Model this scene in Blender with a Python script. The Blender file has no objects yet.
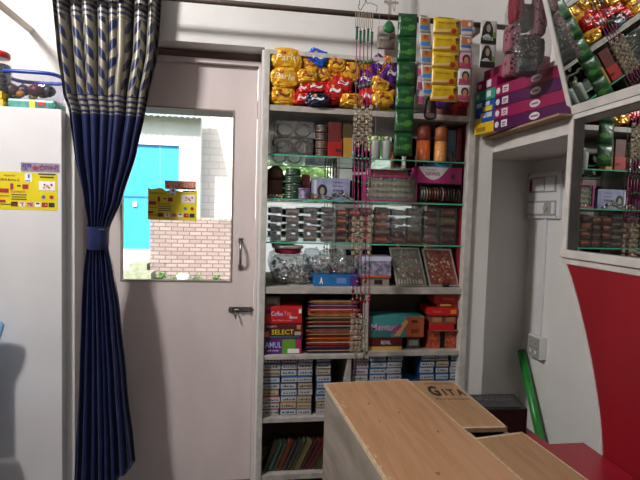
import bpy, bmesh, math, random
from mathutils import Vector, Matrix, noise
from mathutils.bvhtree import BVHTree
random.seed(7)
S = bpy.context.scene
COL = S.collection
# ------------------------------------------------------------------ camera
CAM = Vector((0, -2.4, 1.45)); F = 480.0
_f = Vector((252-320, -(211-240), -F)).normalized()        # room depth direction in camera space
_r = Vector((3380, -68, -F)); _r = (_r - _f*_r.dot(_f)).normalized()
_u = _r.cross(_f)
RM = Matrix((_r, _f, _u))                                   # camera space -> world
cd = bpy.data.cameras.new('camera'); cam = bpy.data.objects.new('camera', cd); COL.objects.link(cam)
cd.sensor_width = 36; cd.lens = 36*F/640; cd.clip_start = .02
cam.matrix_world = Matrix.Translation(CAM) @ RM.to_4x4()
S.camera = cam
def ray(px, py): return RM @ Vector((px-320, -(py-240), -F))
def atY(px, py, Y=0.0):
    d = ray(px, py); return CAM + d*((Y-CAM.y)/d.y)
def atX(px, py, X):
    d = ray(px, py); return CAM + d*((X-CAM.x)/d.x)
def atZ(px, py, Z):
    d = ray(px, py); return CAM + d*((Z-CAM.z)/d.z)
# ------------------------------------------------------------------ materials
def lin(c):
    if isinstance(c, str): c = tuple(int(c[i:i+2], 16) for i in (0, 2, 4))
    return tuple((v/255/12.92 if v/255 <= .04045 else ((v/255+.055)/1.055)**2.4) for v in c)
class G:
    """tiny wrapper for math on node sockets"""
    nt = None
    def __init__(s, sock): s.s = sock
    @staticmethod
    def op(o, *a):  # any math node
        n = G.nt.nodes.new('ShaderNodeMath'); n.operation = o
        for i, v in enumerate(a):
            if isinstance(v, G): G.nt.links.new(v.s, n.inputs[i])
            else: n.inputs[i].default_value = v
        return G(n.outputs[0])
    def __add__(s, o): return G.op('ADD', s, o)
    def __sub__(s, o): return G.op('SUBTRACT', s, o)
    def __mul__(s, o): return G.op('MULTIPLY', s, o)
    def __rsub__(s, o): return G.op('SUBTRACT', o, s)
    def frac(s): return G.op('FRACT', s)
    def lt(s, o): return G.op('LESS_THAN', s, o)
    def gt(s, o): return G.op('GREATER_THAN', s, o)
    def abs(s): return G.op('ABSOLUTE', s)
    def mx(s, o): return G.op('MAXIMUM', s, o)
MATS = {}
def M(name, c, rough=.6, metal=0., var=.0, vs=8., bump=0., bs=60., stretch=(1, 1, 1), spec=.5, c2=None, coat=0.):
    if name in MATS: return MATS[name]
    m = bpy.data.materials.new(name); m.use_nodes = True; nt = m.node_tree
    b = nt.nodes['Principled BSDF']; b.inputs['Roughness'].default_value = rough; b.inputs['Metallic'].default_value = metal
    b.inputs['Specular IOR Level'].default_value = spec; b.inputs['Coat Weight'].default_value = coat
    cl = lin(c); b.inputs['Base Color'].default_value = (*cl, 1)
    if var or c2:
        tc = nt.nodes.new('ShaderNodeTexCoord'); mp = nt.nodes.new('ShaderNodeMapping'); mp.inputs['Scale'].default_value = stretch
        nt.links.new(tc.outputs['Object'], mp.inputs[0])
        nz = nt.nodes.new('ShaderNodeTexNoise'); nz.inputs['Scale'].default_value = vs; nz.inputs['Detail'].default_value = 5
        nt.links.new(mp.outputs[0], nz.inputs[0])
        rp = nt.nodes.new('ShaderNodeValToRGB'); rp.color_ramp.elements[0].position = .38; rp.color_ramp.elements[1].position = .62
        a = lin(c2) if c2 else tuple(v*(1-var) for v in cl)
        rp.color_ramp.elements[0].color = (*a, 1); rp.color_ramp.elements[1].color = (*cl, 1)
        nt.links.new(nz.outputs[0], rp.inputs[0]); nt.links.new(rp.outputs[0], b.inputs['Base Color'])
    if bump:
        tc = nt.nodes.new('ShaderNodeTexCoord'); nz = nt.nodes.new('ShaderNodeTexNoise'); nz.inputs['Scale'].default_value = bs
        nt.links.new(tc.outputs['Object'], nz.inputs[0])
        bp = nt.nodes.new('ShaderNodeBump'); bp.inputs['Strength'].default_value = bump; bp.inputs['Distance'].default_value = .01
        nt.links.new(nz.outputs[0], bp.inputs['Height']); nt.links.new(bp.outputs[0], b.inputs['Normal'])
    MATS[name] = m; return m
def clear(name, tint=(1, 1, 1), refl=.12, frost=.0, fc=(1, 1, 1), rough=.03, bump=0.):
    """thin clear sheet: transparent + gloss (+ a little milky diffuse)"""
    if name in MATS: return MATS[name]
    m = bpy.data.materials.new(name); m.use_nodes = True; nt = m.node_tree
    nt.nodes.remove(nt.nodes['Principled BSDF']); out = nt.nodes['Material Output']
    t = nt.nodes.new('ShaderNodeBsdfTransparent'); t.inputs[0].default_value = (*tint, 1)
    g = nt.nodes.new('ShaderNodeBsdfGlossy'); g.inputs['Roughness'].default_value = rough
    mx = nt.nodes.new('ShaderNodeMixShader'); mx.inputs[0].default_value = refl
    nt.links.new(t.outputs[0], mx.inputs[1]); nt.links.new(g.outputs[0], mx.inputs[2])
    if bump:
        tc = nt.nodes.new('ShaderNodeTexCoord'); nz = nt.nodes.new('ShaderNodeTexNoise'); nz.inputs['Scale'].default_value = 40
        nt.links.new(tc.outputs['Object'], nz.inputs[0]); bp = nt.nodes.new('ShaderNodeBump'); bp.inputs['Strength'].default_value = bump; bp.inputs['Distance'].default_value = .02
        nt.links.new(nz.outputs[0], bp.inputs['Height']); nt.links.new(bp.outputs[0], g.inputs['Normal'])
    last = mx
    if frost:
        d = nt.nodes.new('ShaderNodeBsdfDiffuse'); d.inputs[0].default_value = (*fc, 1)
        m2 = nt.nodes.new('ShaderNodeMixShader'); m2.inputs[0].default_value = frost
        nt.links.new(mx.outputs[0], m2.inputs[1]); nt.links.new(d.outputs[0], m2.inputs[2]); last = m2
    nt.links.new(last.outputs[0], out.inputs[0]); MATS[name] = m; return m
# ------------------------------------------------------------------ objects
def W(o):
    m = Matrix.Identity(4)
    while o is not None:
        m = Matrix.LocRotScale(o.location, o.rotation_euler, None) @ m; o = o.parent
    return m
def tag(o, label=None, cat=None, group=None, kind=None):
    if label: o['label'] = label
    if cat: o['category'] = cat
    if group: o['group'] = group
    if kind: o['kind'] = kind
    return o
def thing(name, label, cat, loc, group=None, rz=0.):
    o = bpy.data.objects.new(name, None); o.empty_display_size = .05; COL.objects.link(o)
    o.location = loc; o.rotation_euler = (0, 0, rz); return tag(o, label, cat, group)
class MB:
    def __init__(s): s.bm = bmesh.new()
    def _new(s, verts, mi, smooth=False):
        for f in {f for v in verts for f in v.link_faces}: f.material_index = mi; f.smooth = smooth
    def box(s, x0, x1, y0, y1, z0, z1, mi=0, bev=0.):
        r = bmesh.ops.create_cube(s.bm, size=1)['verts']
        for v in r: v.co = Vector(((x0+x1)/2+v.co.x*(x1-x0), (y0+y1)/2+v.co.y*(y1-y0), (z0+z1)/2+v.co.z*(z1-z0)))
        s._new(r, mi)
        if bev:
            es = list({e for v in r for e in v.link_edges})
            q = bmesh.ops.bevel(s.bm, geom=es, offset=bev, segments=2, affect='EDGES', profile=.6)
            for f in q['faces']: f.material_index = mi
        return s
    def prism(s, pts, d, mi=0):
        """polygon (3D points) swept by vector d"""
        d = Vector(d); a = [s.bm.verts.new(Vector(p)) for p in pts]; b = [s.bm.verts.new(Vector(p)+d) for p in pts]
        n = len(pts); fs = [s.bm.faces.new(a), s.bm.faces.new(list(reversed(b)))]
        for i in range(n): fs.append(s.bm.faces.new((a[i], b[i], b[(i+1) % n], a[(i+1) % n])))
        for f in fs: f.material_index = mi
        return s
    def quad(s, a, b, c, d, mi=0):
        f = s.bm.faces.new([s.bm.verts.new(Vector(p)) for p in (a, b, c, d)]); f.material_index = mi; return s
    def tube(s, pts, r, seg=8, mi=0, caps=True):
        pts = [Vector(p) for p in pts]; rings = []
        rr = r if isinstance(r, (list, tuple)) else [r]*len(pts)
        for i, p in enumerate(pts):
            t = (pts[min(i+1, len(pts)-1)] - pts[max(i-1, 0)]).normalized()
            a = t.orthogonal().normalized() if i == 0 else (ax - t*ax.dot(t)).normalized()
            ax = a; b = t.cross(a)
            rings.append([s.bm.verts.new(p + (a*math.cos(k*2*math.pi/seg)+b*math.sin(k*2*math.pi/seg))*rr[i]) for k in range(seg)])
        for i in range(len(rings)-1):
            for k in range(seg):
                f = s.bm.faces.new((rings[i][k], rings[i][(k+1) % seg], rings[i+1][(k+1) % seg], rings[i+1][k])); f.smooth = True; f.material_index = mi
        if caps:
            s.bm.faces.new(list(reversed(rings[0]))).material_index = mi; s.bm.faces.new(rings[-1]).material_index = mi
        return s
    def lathe(s, prof, c, seg=24, mi=0, smooth=True, sx=1., sy=1.):
        c = Vector(c); rings = []
        for (r, z) in prof:
            rings.append([s.bm.verts.new(c+Vector((max(r, 1e-5)*sx*math.cos(k*2*math.pi/seg), max(r, 1e-5)*sy*math.sin(k*2*math.pi/seg), z))) for k in range(seg)])
        for i in range(len(rings)-1):
            for k in range(seg):
                f = s.bm.faces.new((rings[i][k], rings[i][(k+1) % seg], rings[i+1][(k+1) % seg], rings[i+1][k])); f.smooth = smooth; f.material_index = mi
        f = s.bm.faces.new(list(reversed(rings[0]))); f.material_index = mi; f = s.bm.faces.new(rings[-1]); f.material_index = mi
        return s
    def ball(s, c, r, mi=0, u=10, v=7, sc=(1, 1, 1)):
        q = bmesh.ops.create_uvsphere(s.bm, u_segments=u, v_segments=v, radius=r)['verts']
        for x in q: x.co = Vector((x.co.x*sc[0], x.co.y*sc[1], x.co.z*sc[2])) + Vector(c)
        s._new(q, mi, True); return s
    def build(s, name, mats, parent=None, loc=None, bev=0.):
        """verts are in world space; they are moved into the parent's (or own) local space"""
        me = bpy.data.meshes.new(name)
        if parent is not None: inv = W(parent).inverted()
        else: inv = Matrix.Translation(-Vector(loc)) if loc is not None else Matrix.Identity(4)
        bmesh.ops.transform(s.bm, matrix=inv, verts=s.bm.verts)
        bmesh.ops.recalc_face_normals(s.bm, faces=s.bm.faces)
        s.bm.to_mesh(me); s.bm.free()
        o = bpy.data.objects.new(name, me); COL.objects.link(o)
        for m in (mats if isinstance(mats, (list, tuple)) else [mats]): me.materials.append(m)
        if parent is not None: o.parent = parent
        elif loc is not None: o.location = loc
        return o
def local(mb, root):
    """same builder but coordinates already local to root: push to world first"""
    bmesh.ops.transform(mb.bm, matrix=W(root), verts=mb.bm.verts); return mb
def struct(name, mb, mats): return tag(mb.build(name, mats), kind='structure')
FACE_Y = Matrix(((1, 0, 0), (0, 0, -1), (0, 1, 0))).to_4x4()          # text facing -y
FACE_X = Matrix(((0, 0, -1), (-1, 0, 0), (0, 1, 0))).to_4x4()         # text facing -x, reads towards -y
FACE_Z = Matrix.Identity(4)
_tc = {}
def text_mesh(body, bold=0.):
    bold = .05 if body in 'GITA' else bold
    k = (body, bold)
    if k not in _tc:
        cu = bpy.data.curves.new('t', 'FONT'); cu.body = body; cu.size = 1; cu.resolution_u = 2; cu.offset = bold
        o = bpy.data.objects.new('t', cu); COL.objects.link(o)
        bpy.context.view_layer.update()
        me = bpy.data.meshes.new_from_object(o.evaluated_get(bpy.context.evaluated_depsgraph_get()))
        bpy.data.objects.remove(o); bpy.data.curves.remove(cu)
        _tc[k] = ([v.co.copy() for v in me.vertices], [tuple(p.vertices) for p in me.polygons])
        bpy.data.meshes.remove(me)
    return _tc[k]
def text(body, w, h, centre, mat, parent, face=FACE_Y, name='lettering', bvh=None, mi=0, mb=None, rot=0., shear=0.):
    """lettering fitted to w x h about a world-space centre"""
    vs, fs = text_mesh(body, .01)
    if not vs: return None
    xs = [v.x for v in vs]; ys = [v.y for v in vs]
    cx, cy = (min(xs)+max(xs))/2, (min(ys)+max(ys))/2; sx = w/max(1e-4, max(xs)-min(xs)); sy = h/max(1e-4, max(ys)-min(ys))
    T = Matrix.Translation(centre) @ face @ Matrix.Rotation(rot, 4, 'Z')
    own = mb is None
    if own: mb = MB()
    nv = []
    for v in vs:
        p = T @ Vector(((v.x-cx)*sx+shear*(v.y-cy)*sy, (v.y-cy)*sy, 0))
        if bvh is not None:
            hit = bvh.ray_cast(Vector((p.x, p.y-.5, p.z)), Vector((0, 1, 0)))
            if hit[0] is not None: p = hit[0] - Vector((0, .0012, 0))
        nv.append(mb.bm.verts.new(p))
    for f in fs:
        try: mb.bm.faces.new([nv[i] for i in f]).material_index = mi
        except ValueError: pass
    if own: return mb.build(name, mat, parent)
def rect(px0, py0, px1, py1, Y):
    """pixel box on the plane y=Y -> x0,x1,z0,z1 in metres"""
    a = atY(px0, (py0+py1)/2, Y); b = atY(px1, (py0+py1)/2, Y)
    c = atY((px0+px1)/2, py1, Y); d = atY((px0+px1)/2, py0, Y)
    return a.x, b.x, c.z, d.z
# ------------------------------------------------------------------ palette
white = M('white wall paint', 'dedbd8', .75, var=.05, vs=3, bump=.08, bs=120)
offw = M('off white trim paint', 'cfcac5', .45, var=.12, vs=14, bump=.05)
pinkw = M('pinkish door paint', 'd4c6c4', .5, var=.09, vs=5, bump=.05, stretch=(1, 1, .4))
frame_p = M('shelf frame paint', 'c9c4bd', .4, var=.2, vs=18)
brownw = M('rough brown lintel wood', '7a5f5a', .8, var=.35, vs=16, stretch=(.3, 1, 2))
raildk = M('brown curtain rail', '4a3b33', .5)
floorm = M('grey cement floor', '5c544e', .6, var=.2, vs=5)
steel = M('brushed steel', '8f8b86', .3, 1., var=.1)
dsteel = M('dull grey metal frame', '6d6b68', .35, .8, var=.2)
mirror = M('mirror', 'e4eae6', .015, 1.)
black = M('black plastic', '121212', .35)
def scat(name, c, r=.45, **k): return M(name, c, r, **k)
glass = clear('window glass', (.97, .98, .98), .05)
shelfglass = clear('shelf glass', (.9, .97, .94), .08)
gedge = M('green glass edge', '4fae8c', .15, coat=.3)
film = clear('crinkled clear film', (.95, .96, .96), .2, frost=.06, rough=.12, bump=.8)
shell = clear('clear plastic case', (.98, .99, .99), .07, frost=.03, fc=(.85, .92, .88), rough=.05)
redp = M('red laminate', '8c1420', .42, var=.12, vs=4)
# ------------------------------------------------------------------ key positions
SL = atY(261.5, 200).x; SL2 = atY(267, 200).x                # shelf post outer / inner (left)
SR2 = atY(465, 200).x; SR = atY(471.5, 200).x                # shelf post inner / outer (right)
XP = 1.25                                                    # plane of niche beam, mirror and red panel
ztop = atY(268, 50).z; zs = {}
for k, (px, py) in dict(top=(271, 105), g1=(272, 153.5), g2=(271, 198), g3=(270, 242), b1=(268, 286.5), b2=(300, 354.5), b2r=(410, 350.5), b3=(270, 417.5), b4=(268, 474)).items():
    zs[k] = atY(px, py).z
DY = .13                                                     # door leaf plane
zsof = atY(267, 47.5).z                                      # underside of lintel
DXL = atY(84, 240, DY).x; DXR = SL
ZC = 3.2
AY = .30; BX = 1.66                                          # niche end wall and side wall
zled = atY(481, 136.5, -.03).z                               # ledge that carries the magenta cartons
zbeam = atY(491, 152.5).z
# ------------------------------------------------------------------ room shell
mb = MB()
CX1 = atY(62, 250, -.05).x; mb.box(-2.3, CX1, .33, .5, 0, ZC); mb.box(CX1, DXL, 0, .5, 0, ZC); mb.box(DXL, SL, 0, .3, zsof, ZC)
mb.box(SL, 1.36, 0, .5, ztop+.004, ZC); mb.box(SR, XP, 0, AY, 0, ztop+.004)
mb.box(XP, 1.9, AY, .5, 0, ZC); mb.box(SL-.0, SR, .34, .5, 0, ztop)
mb.box(SL-.012, SL-.001, 0, .3, 0, ztop)
struct('wall_back', mb, white)
struct('floor', MB().box(-2.5, 2.0, -5.0, .5, -.1, 0), floorm)
struct('ceiling', MB().box(-2.5, 2.0, -4.6, .5, ZC, ZC+.15), white)
struct('wall_left', MB().box(-2.5, -2.3, -4.6, .5, 0, ZC), white)
mb = MB(); mb.box(BX, 1.9, -4.6, AY, 0, zled-.02); mb.box(1.36, 1.9, -4.6, AY, zled, ZC)
struct('wall_right', mb, white)
mb = MB(); mb.box(-2.5, .1, -4.7, -4.6, 0, ZC); mb.box(1.25, 2.0, -4.7, -4.6, 0, ZC); mb.box(.1, 1.25, -4.7, -4.6, 2.25, ZC)
struct('wall_front', mb, white)
# niche beam under the ledge
struct('trim_1', MB().box(XP, BX, -.64, AY, zbeam, zled-.010), offw)
struct('trim_2', MB().box(1.185, BX, -.64, -.001, zled-.009, zled-.0005), M('tan ledge edge', 'a08565', .6, var=.2))
# door recess: rough lintel strip, head and jambs
y0 = DY
a = atY(165, 50, .10).z; zh1 = atY(262, 68, y0).z; zfr = atY(262, 62, y0-.03).z
struct('trim_3', MB().box(DXL, SL-.013, DY-.015, .2, zfr, zsof-.002), brownw)
struct('trim_4', MB().box(DXL, SL-.013, y0-.03, y0+.03, zh1, zfr-.001), pinkw)
XJ = atY(255.5, 200, y0).x
struct('trim_5', MB().box(XJ+.002, SL-.013, y0-.04, y0+.05, 0, zh1-.001), pinkw)
# ------------------------------------------------------------------ door with glazed pane
d = thing('door_1', None, None, (DXL, DY, 0)); d['kind'] = 'structure'
px0, px1, pz0, pz1 = rect(121, 110, 233, 281.5, DY)
px0 = atY(120.5, 250, DY).x; px1 = atY(233, 200, DY).x; pz1 = atY(200, 108.5, DY).z; pz0 = atY(180, 281.5, DY).z
mb = MB(); t = DY+.035
mb.box(DXL, px0, DY, t, .01, zh1-.004); mb.box(px1, XJ, DY, t, .01, zh1-.004)
mb.box(px0, px1, DY, t, .01, pz0); mb.box(px0, px1, DY, t, pz1, zh1-.004)
mb.build('door_leaf', pinkw, d)
bead = M('pane beading', '8f8474', .5, var=.2)
mb = MB(); w = .007
mb.box(px0, px0+w, DY-.004, DY+.03, pz0, pz1); mb.box(px1-w, px1, DY-.004, DY+.03, pz0, pz1)
mb.box(px0+w, px1-w, DY-.004, DY+.03, pz0, pz0+w); mb.box(px0+w, px1-w, DY-.004, DY+.03, pz1-w, pz1)
mb.build('pane_frame', bead, d)
MB().box(px0+w, px1-w, DY+.012, DY+.016, pz0+w, pz1-w).build('pane', glass, d)
# pull handle
h0 = atY(241, 238, DY); h1 = atY(241, 270, DY)
mb = MB(); x = h0.x
mb.box(x-.012, x+.012, DY-.006, DY, h0.z-.028, h0.z, bev=.002); mb.box(x-.012, x+.012, DY-.006, DY, h1.z, h1.z+.028, bev=.002)
pts = [(x, DY-.004-.035*math.sin(math.pi*k/12)**.6, h1.z+.014+(h0.z-h1.z-.028)*k/12) for k in range(13)]
mb.tube(pts, .0065, 8); mb.build('door_handle', steel, d)
# sliding bolt
b0 = atY(229, 309.5, DY); b1 = atY(252, 309.5, DY)
bo = MB().box(b0.x, b1.x, DY-.004, DY, b0.z-.014, b0.z+.014, bev=.0015).build('bolt_plate', dsteel, d)
mb = MB(); mb.tube([(b0.x-.002, DY-.012, b0.z), (b1.x+.008, DY-.012, b0.z)], .0065, 10)
for q in (.12, .5, .85):
    xx = b0.x+(b1.x-b0.x)*q; mb.box(xx-.006, xx+.006, DY-.021, DY-.003, b0.z-.011, b0.z+.011, bev=.002)
mb.tube([(b0.x+.03, DY-.014, b0.z), (b0.x+.034, DY-.03, b0.z-.02), (b0.x+.038, DY-.03, b0.z-.042)], .004, 8)
mb.build('bolt', dsteel, bo)
# ------------------------------------------------------------------ hand bills
yel = M('yellow print', 'e3cf1c', .4, var=.05); yel2 = M('faded orange print', 'b98f2a', .5, var=.15, vs=30)
pr_red = M('red ink', 'a81f2c', .5); pr_dk = M('dark ink', '2d2a33', .5); pr_wh = M('white ink', 'eeeaea', .5); pr_bl = M('blue ink', '2c6bb5', .5); pr_pk = M('pink ink', 'd88a94', .5); pr_gr = M('green ink', '3e8a4a', .5)
pr_br = M('brown ink', '6a2f1c', .5)
def handbill(x0, x1, z0, z1, Y, label, torn=False):
    c = Vector(((x0+x1)/2, Y, z0)); r = thing('poster', label, 'poster', c)
    Wd, Hh = x1-x0, z1-z0
    pts = [(x0, Y-.001, z0), (x1, Y-.001, z0)]
    n = 14
    for k in range(n+1):
        f = 1-k/n; zz = z1
        if torn: zz = z1 - Hh*(.04+.06*random.random()) - Hh*.10*(1-abs(1-2*f))*0 - (Hh*.06 if .3 < f < .95 else 0)
        pts.append((x0+Wd*f, Y-.001, zz))
    MB().prism(pts, (0, .0008, 0)).build('paper', yel, r)
    P = lambda u, v: Vector((x0+Wd*u, Y-.0018, z0+Hh*v))
    T = lambda s, u, v, w, h, m, **k: text(s, w*Wd, h*Hh, P(u, v), m, r, **k)
    if not torn:
        T('Ajanta', .18, .9, .2, .07, pr_red, shear=.2); T('HERBALS', .17, .79, .36, .06, pr_dk)
    else:
        T('HERBALS', .2, .8, .3, .05, pr_br)
    T('Turmeric', .32, .49, .26, .085, pr_red)
    mb = MB()
    for (u, v, w, h, mi) in [(.5, .86, .12, .22, 1), (.82, .66, .28, .24, 1), (.09, .5, .15, .11, 0), (.22, .62, .05, .15, 0), (.45, .62, .1, .12, 0), (.34, .64, .06, .04, 2),
                             (.06, .22, .1, .07, 0), (.34, .4, .26, .022, 2), (.34, .34, .24, .022, 2), (.34, .28, .26, .022, 2), (.82, .97, .3, .035, 2), (.82, .89, .24, .035, 2), (.1, .36, .16, .02, 0), (.12, .14, .2, .02, 2),
                             (.51, .9, .03, .1, 4), (.49, .78, .08, .03, 4),
                             (.26, .15, .11, .12, 3), (.26, .19, .09, .03, 5), (.39, .15, .10, .12, 1), (.39, .18, .06, .03, 0), (.53, .15, .11, .12, 5), (.52, .17, .07, .03, 6), (.66, .15, .1, .12, 1), (.66, .18, .06, .04, 2), (.78, .15, .1, .12, 0), (.90, .15, .1, .12, 2), (.91, .17, .05, .05, 1)]:
        q = P(u, v); mb.box(q.x-w*Wd/2, q.x+w*Wd/2, q.y-(.0006 if mi != 1 else 0), q.y+.0006, q.z-h*Hh/2, q.z+h*Hh/2, mi)
    mb.build('print', [pr_red, pr_wh, pr_dk, pr_br, pr_bl, pr_pk, pr_gr], r)
    for (u, v, rr, mi) in [(.76, .36, .04, 1), (.90, .36, .045, 0), (.78, .69, .022, 3), (.83, .65, .035, 2), (.9, .69, .026, 0), (.77, .61, .024, 2), (.86, .61, .02, 0), (.28, .12, .018, 0), (.4, .13, .018, 0), (.55, .13, .018, 3), (.8, .15, .02, 2)]:
        q = P(u, v); q.y -= .0014; MB().prism([q+Vector((math.cos(a*math.pi/8)*rr*Wd*.8, 0, math.sin(a*math.pi/8)*rr*Wd*.8)) for a in range(16)], (0, .0006, 0)).build('round_print', [pr_red, pr_bl, pr_pk, pr_br][mi], r)
    return r
CY = -.05                                                    # front of the white cupboard
x0, x1, z0, z1 = rect(-1, 172.5, 57.5, 210, CY)
hb = handbill(x0, x1, z0, z1, CY, 'yellow turmeric poster stuck on the white cupboard front')
x0, x1, z0, z1 = rect(148, 187, 197, 220, DY+.011)
handbill(x0, x1, z0, z1, DY+.011, 'torn yellow poster stuck on the door glass', True)
x0, x1, z0, z1 = rect(165, 181, 196, 189.5, DY+.011)
st = thing('sticker', 'small red sticker above the torn poster on the door glass', 'sticker', ((x0+x1)/2, DY+.01, z0))
MB().box(x0, x1, DY+.0095, DY+.0105, z0, z1).build('backing', M('red sticker', 'cf5a55', .5, c2='e39a7f', vs=90), st)
text('शुभ लाभ', (x1-x0)*.85, (z1-z0)*.6, Vector(((x0+x1)/2, DY+.009, (z0+z1)/2)), M('pale gold ink', 'e6c08c', .5), st)
x0, x1, z0, z1 = rect(21, 163, 59.5, 172, CY)
st = thing('sticker', 'narrow silver festival greeting sticker above the yellow poster', 'sticker', ((x0+x1)/2, CY-.001, z0))
MB().box(x0, x1, CY-.0016, CY-.0004, z0, z1).build('backing', M('silver foil', 'a9a6b4', .35, .3, c2='8a7fa5', vs=60), st)
text('शुभ', (x1-x0)*.24, (z1-z0)*.72, Vector((x0+(x1-x0)*.16, CY-.003, (z0+z1)/2)), M('violet ink', '4c2a6e', .5), st)
text('दीपावली', (x1-x0)*.5, (z1-z0)*.72, Vector((x0+(x1-x0)*.73, CY-.003, (z0+z1)/2)), M('maroon ink', '8a1f4c', .5), st)
q = Vector((x0+(x1-x0)*.38, CY-.003, (z0+z1)/2-.003))
MB().prism([q+Vector((math.cos(a*math.pi/6)*.013, 0, math.sin(a*math.pi/6)*.008*(1.4 if a % 2 else .8))) for a in range(12)], (0, .0006, 0)).build('flower_print', pr_red, st)
# ------------------------------------------------------------------ white cupboard at the left
cx1 = atY(62, 250, CY).x; cz = atY(50, 108.5, CY).z; cx0 = cx1-1.0
cup = thing('cupboard', 'tall plain white cupboard with a yellow poster on its front', 'cupboard', ((cx0+cx1)/2, CY, 0))
MB().box(cx0, cx1-.001, CY, .325, 0, cz-.001, bev=.003).build('body', M('white cupboard enamel', 'dcd9da', .5, var=.06, vs=4, bump=.04), cup)
# ------------------------------------------------------------------ chair at the left edge
cb = M('light blue plastic', '7fb2dc', .35)
q = atY(2.5, 320, CY-.11); ch = thing('plastic_chair', 'light blue plastic chair whose back just enters at the left edge', 'chair', (q.x-.22, CY-.3, 0))
X0 = q.x-.44; X1 = q.x; Yb = CY-.11; zt = q.z
pts = [(X0+.04, Yb, .46), (X1-.05, Yb, .46)] + [(X1-.05+.05*math.sin(a*math.pi/16), Yb, zt-.16+.16*a/8) for a in range(0, 8)] + [((X0+X1)/2+.22*math.cos(a*math.pi/10), Yb, zt-.02+.03*math.sin(a*math.pi/10)) for a in range(1, 10)] + [(X0, Yb, zt-.1)]
MB().prism(pts, (0, .018, 0)).build('backrest', cb, ch)
MB().box(X0+.02, X1-.03, Yb-.40, Yb, .43, .455, bev=.008).build('seat', cb, ch)
for (lx, ly) in ((X0+.05, Yb-.37), (X1-.06, Yb-.37), (X0+.05, Yb-.02), (X1-.06, Yb-.02)):
    MB().tube([(lx, ly, 0), (lx, ly, .435)], [.018, .026], 8).build('leg', cb, ch)
# ------------------------------------------------------------------ things on the cupboard
def blob(mb, c, r, mi, sc=(1, 1, 1)): mb.ball(c, r, mi, 8, 6, sc)
yc = CY+.14
x0, x1, z0, z1 = rect(7, 76, 64, 107.5, yc)
bk = thing('basket', 'clear plastic basket with blue rim full of small goods', 'basket', ((x0+x1)/2, yc, cz))
zb = cz+.052
mb = MB(); prof = []
n = 32
def rr(t, w, d):                                            # rounded rectangle
    c, s_ = math.cos(t), math.sin(t); return Vector((w*math.copysign(abs(c)**.5, c), d*math.copysign(abs(s_)**.5, s_), 0))
cc = Vector(((x0+x1)/2, yc, 0)); hw = (x1-x0)/2
rings = []
for (z, k) in ((zb, .8), (zb+.01, .85), (z1-.012, 1.0)):
    rings.append([mb.bm.verts.new(cc+rr(i*2*math.pi/n, hw*k, .1*k)+Vector((0, 0, z))) for i in range(n)])
for a_, b_ in zip(rings, rings[1:]):
    for i in range(n): mb.bm.faces.new((a_[i], a_[(i+1) % n], b_[(i+1) % n], b_[i])).smooth = True
mb.bm.faces.new(rings[0]); mb.build('bowl', clear('basket plastic', (.8, .8, .88), .08, frost=.03), bk)
mb = MB(); mb.tube([cc+rr(i*2*math.pi/n, hw*1.01, .101)+Vector((0, 0, z1-.008)) for i in range(n+1)], .009, 8, caps=False); mb.build('rim', M('blue plastic', '2546a8', .35), bk)
tr = thing('tray', 'translucent teal tray under the blue-rimmed basket', 'tray', (cc.x+.01, yc, cz))
mb = MB(); mb.box(x0+.035, x1-.005, yc-.09, yc+.09, cz, cz+.048, bev=.012); mb.build('body', M('teal plastic', '2a6f68', .3, c2='5aa397', vs=25), tr)
mb = MB(); mb.box(cc.x+.01, cc.x+.035, yc-.092, yc-.0905, cz+.002, cz+.04, 0); mb.box(cc.x+.045, cc.x+.08, yc-.092, yc-.0905, cz+.018, cz+.036, 1); mb.build('label_print', [M('yellow tag', 'd9c332', .5), pr_red], tr)
goods = [('3a1c28', -.085, .03, .035), ('5a1724', -.1, .035, .028), ('d8d4d0', -.075, .015, .022), ('e08a2a', -.045, .012, .02), ('26203a', -.04, .05, .032), ('d9c9b5', -.01, .012, .018), ('6d2238', .02, .045, .034), ('8c1f30', .045, .03, .028), ('cfcac5', .0, .04, .014), ('1b1a28', .075, .04, .034), ('e3a23c', .005, .01, .016), ('2c2433', .06, .065, .02)]
desc = {'3a1c28': 'maroon', '5a1724': 'dark red', 'd8d4d0': 'white', 'e08a2a': 'orange', '26203a': 'dark violet', 'd9c9b5': 'cream', '6d2238': 'wine-coloured', '8c1f30': 'bright crimson', 'cfcac5': 'pale grey', '1b1a28': 'black', 'e3a23c': 'yellow-orange', '2c2433': 'dark grey'}
for i, (c, dx, dz, r) in enumerate(goods):
    p = Vector((cc.x+dx, yc-.03+.02*((i*7) % 3-1), zb+.002+r*.9))
    mb = MB(); mb.ball((p.x, p.y, max(p.z, zb+.010)+dz*.3), r, 0, 10, 7, (1, .7, .8)); mb.tube([(p.x-r*.8, p.y, p.z+dz*.3), (p.x, p.y-.01, p.z+dz*.3+r*.95), (p.x+r*.8, p.y, p.z+dz*.3)], .003, 6)
    tag(mb.build('pouch', M('pouch '+c, c, .4, var=.3, vs=70), None, (p.x, p.y, zb)), desc[c]+' small pouch inside the blue-rimmed basket', 'pouch', 'small goods in the basket')
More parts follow.
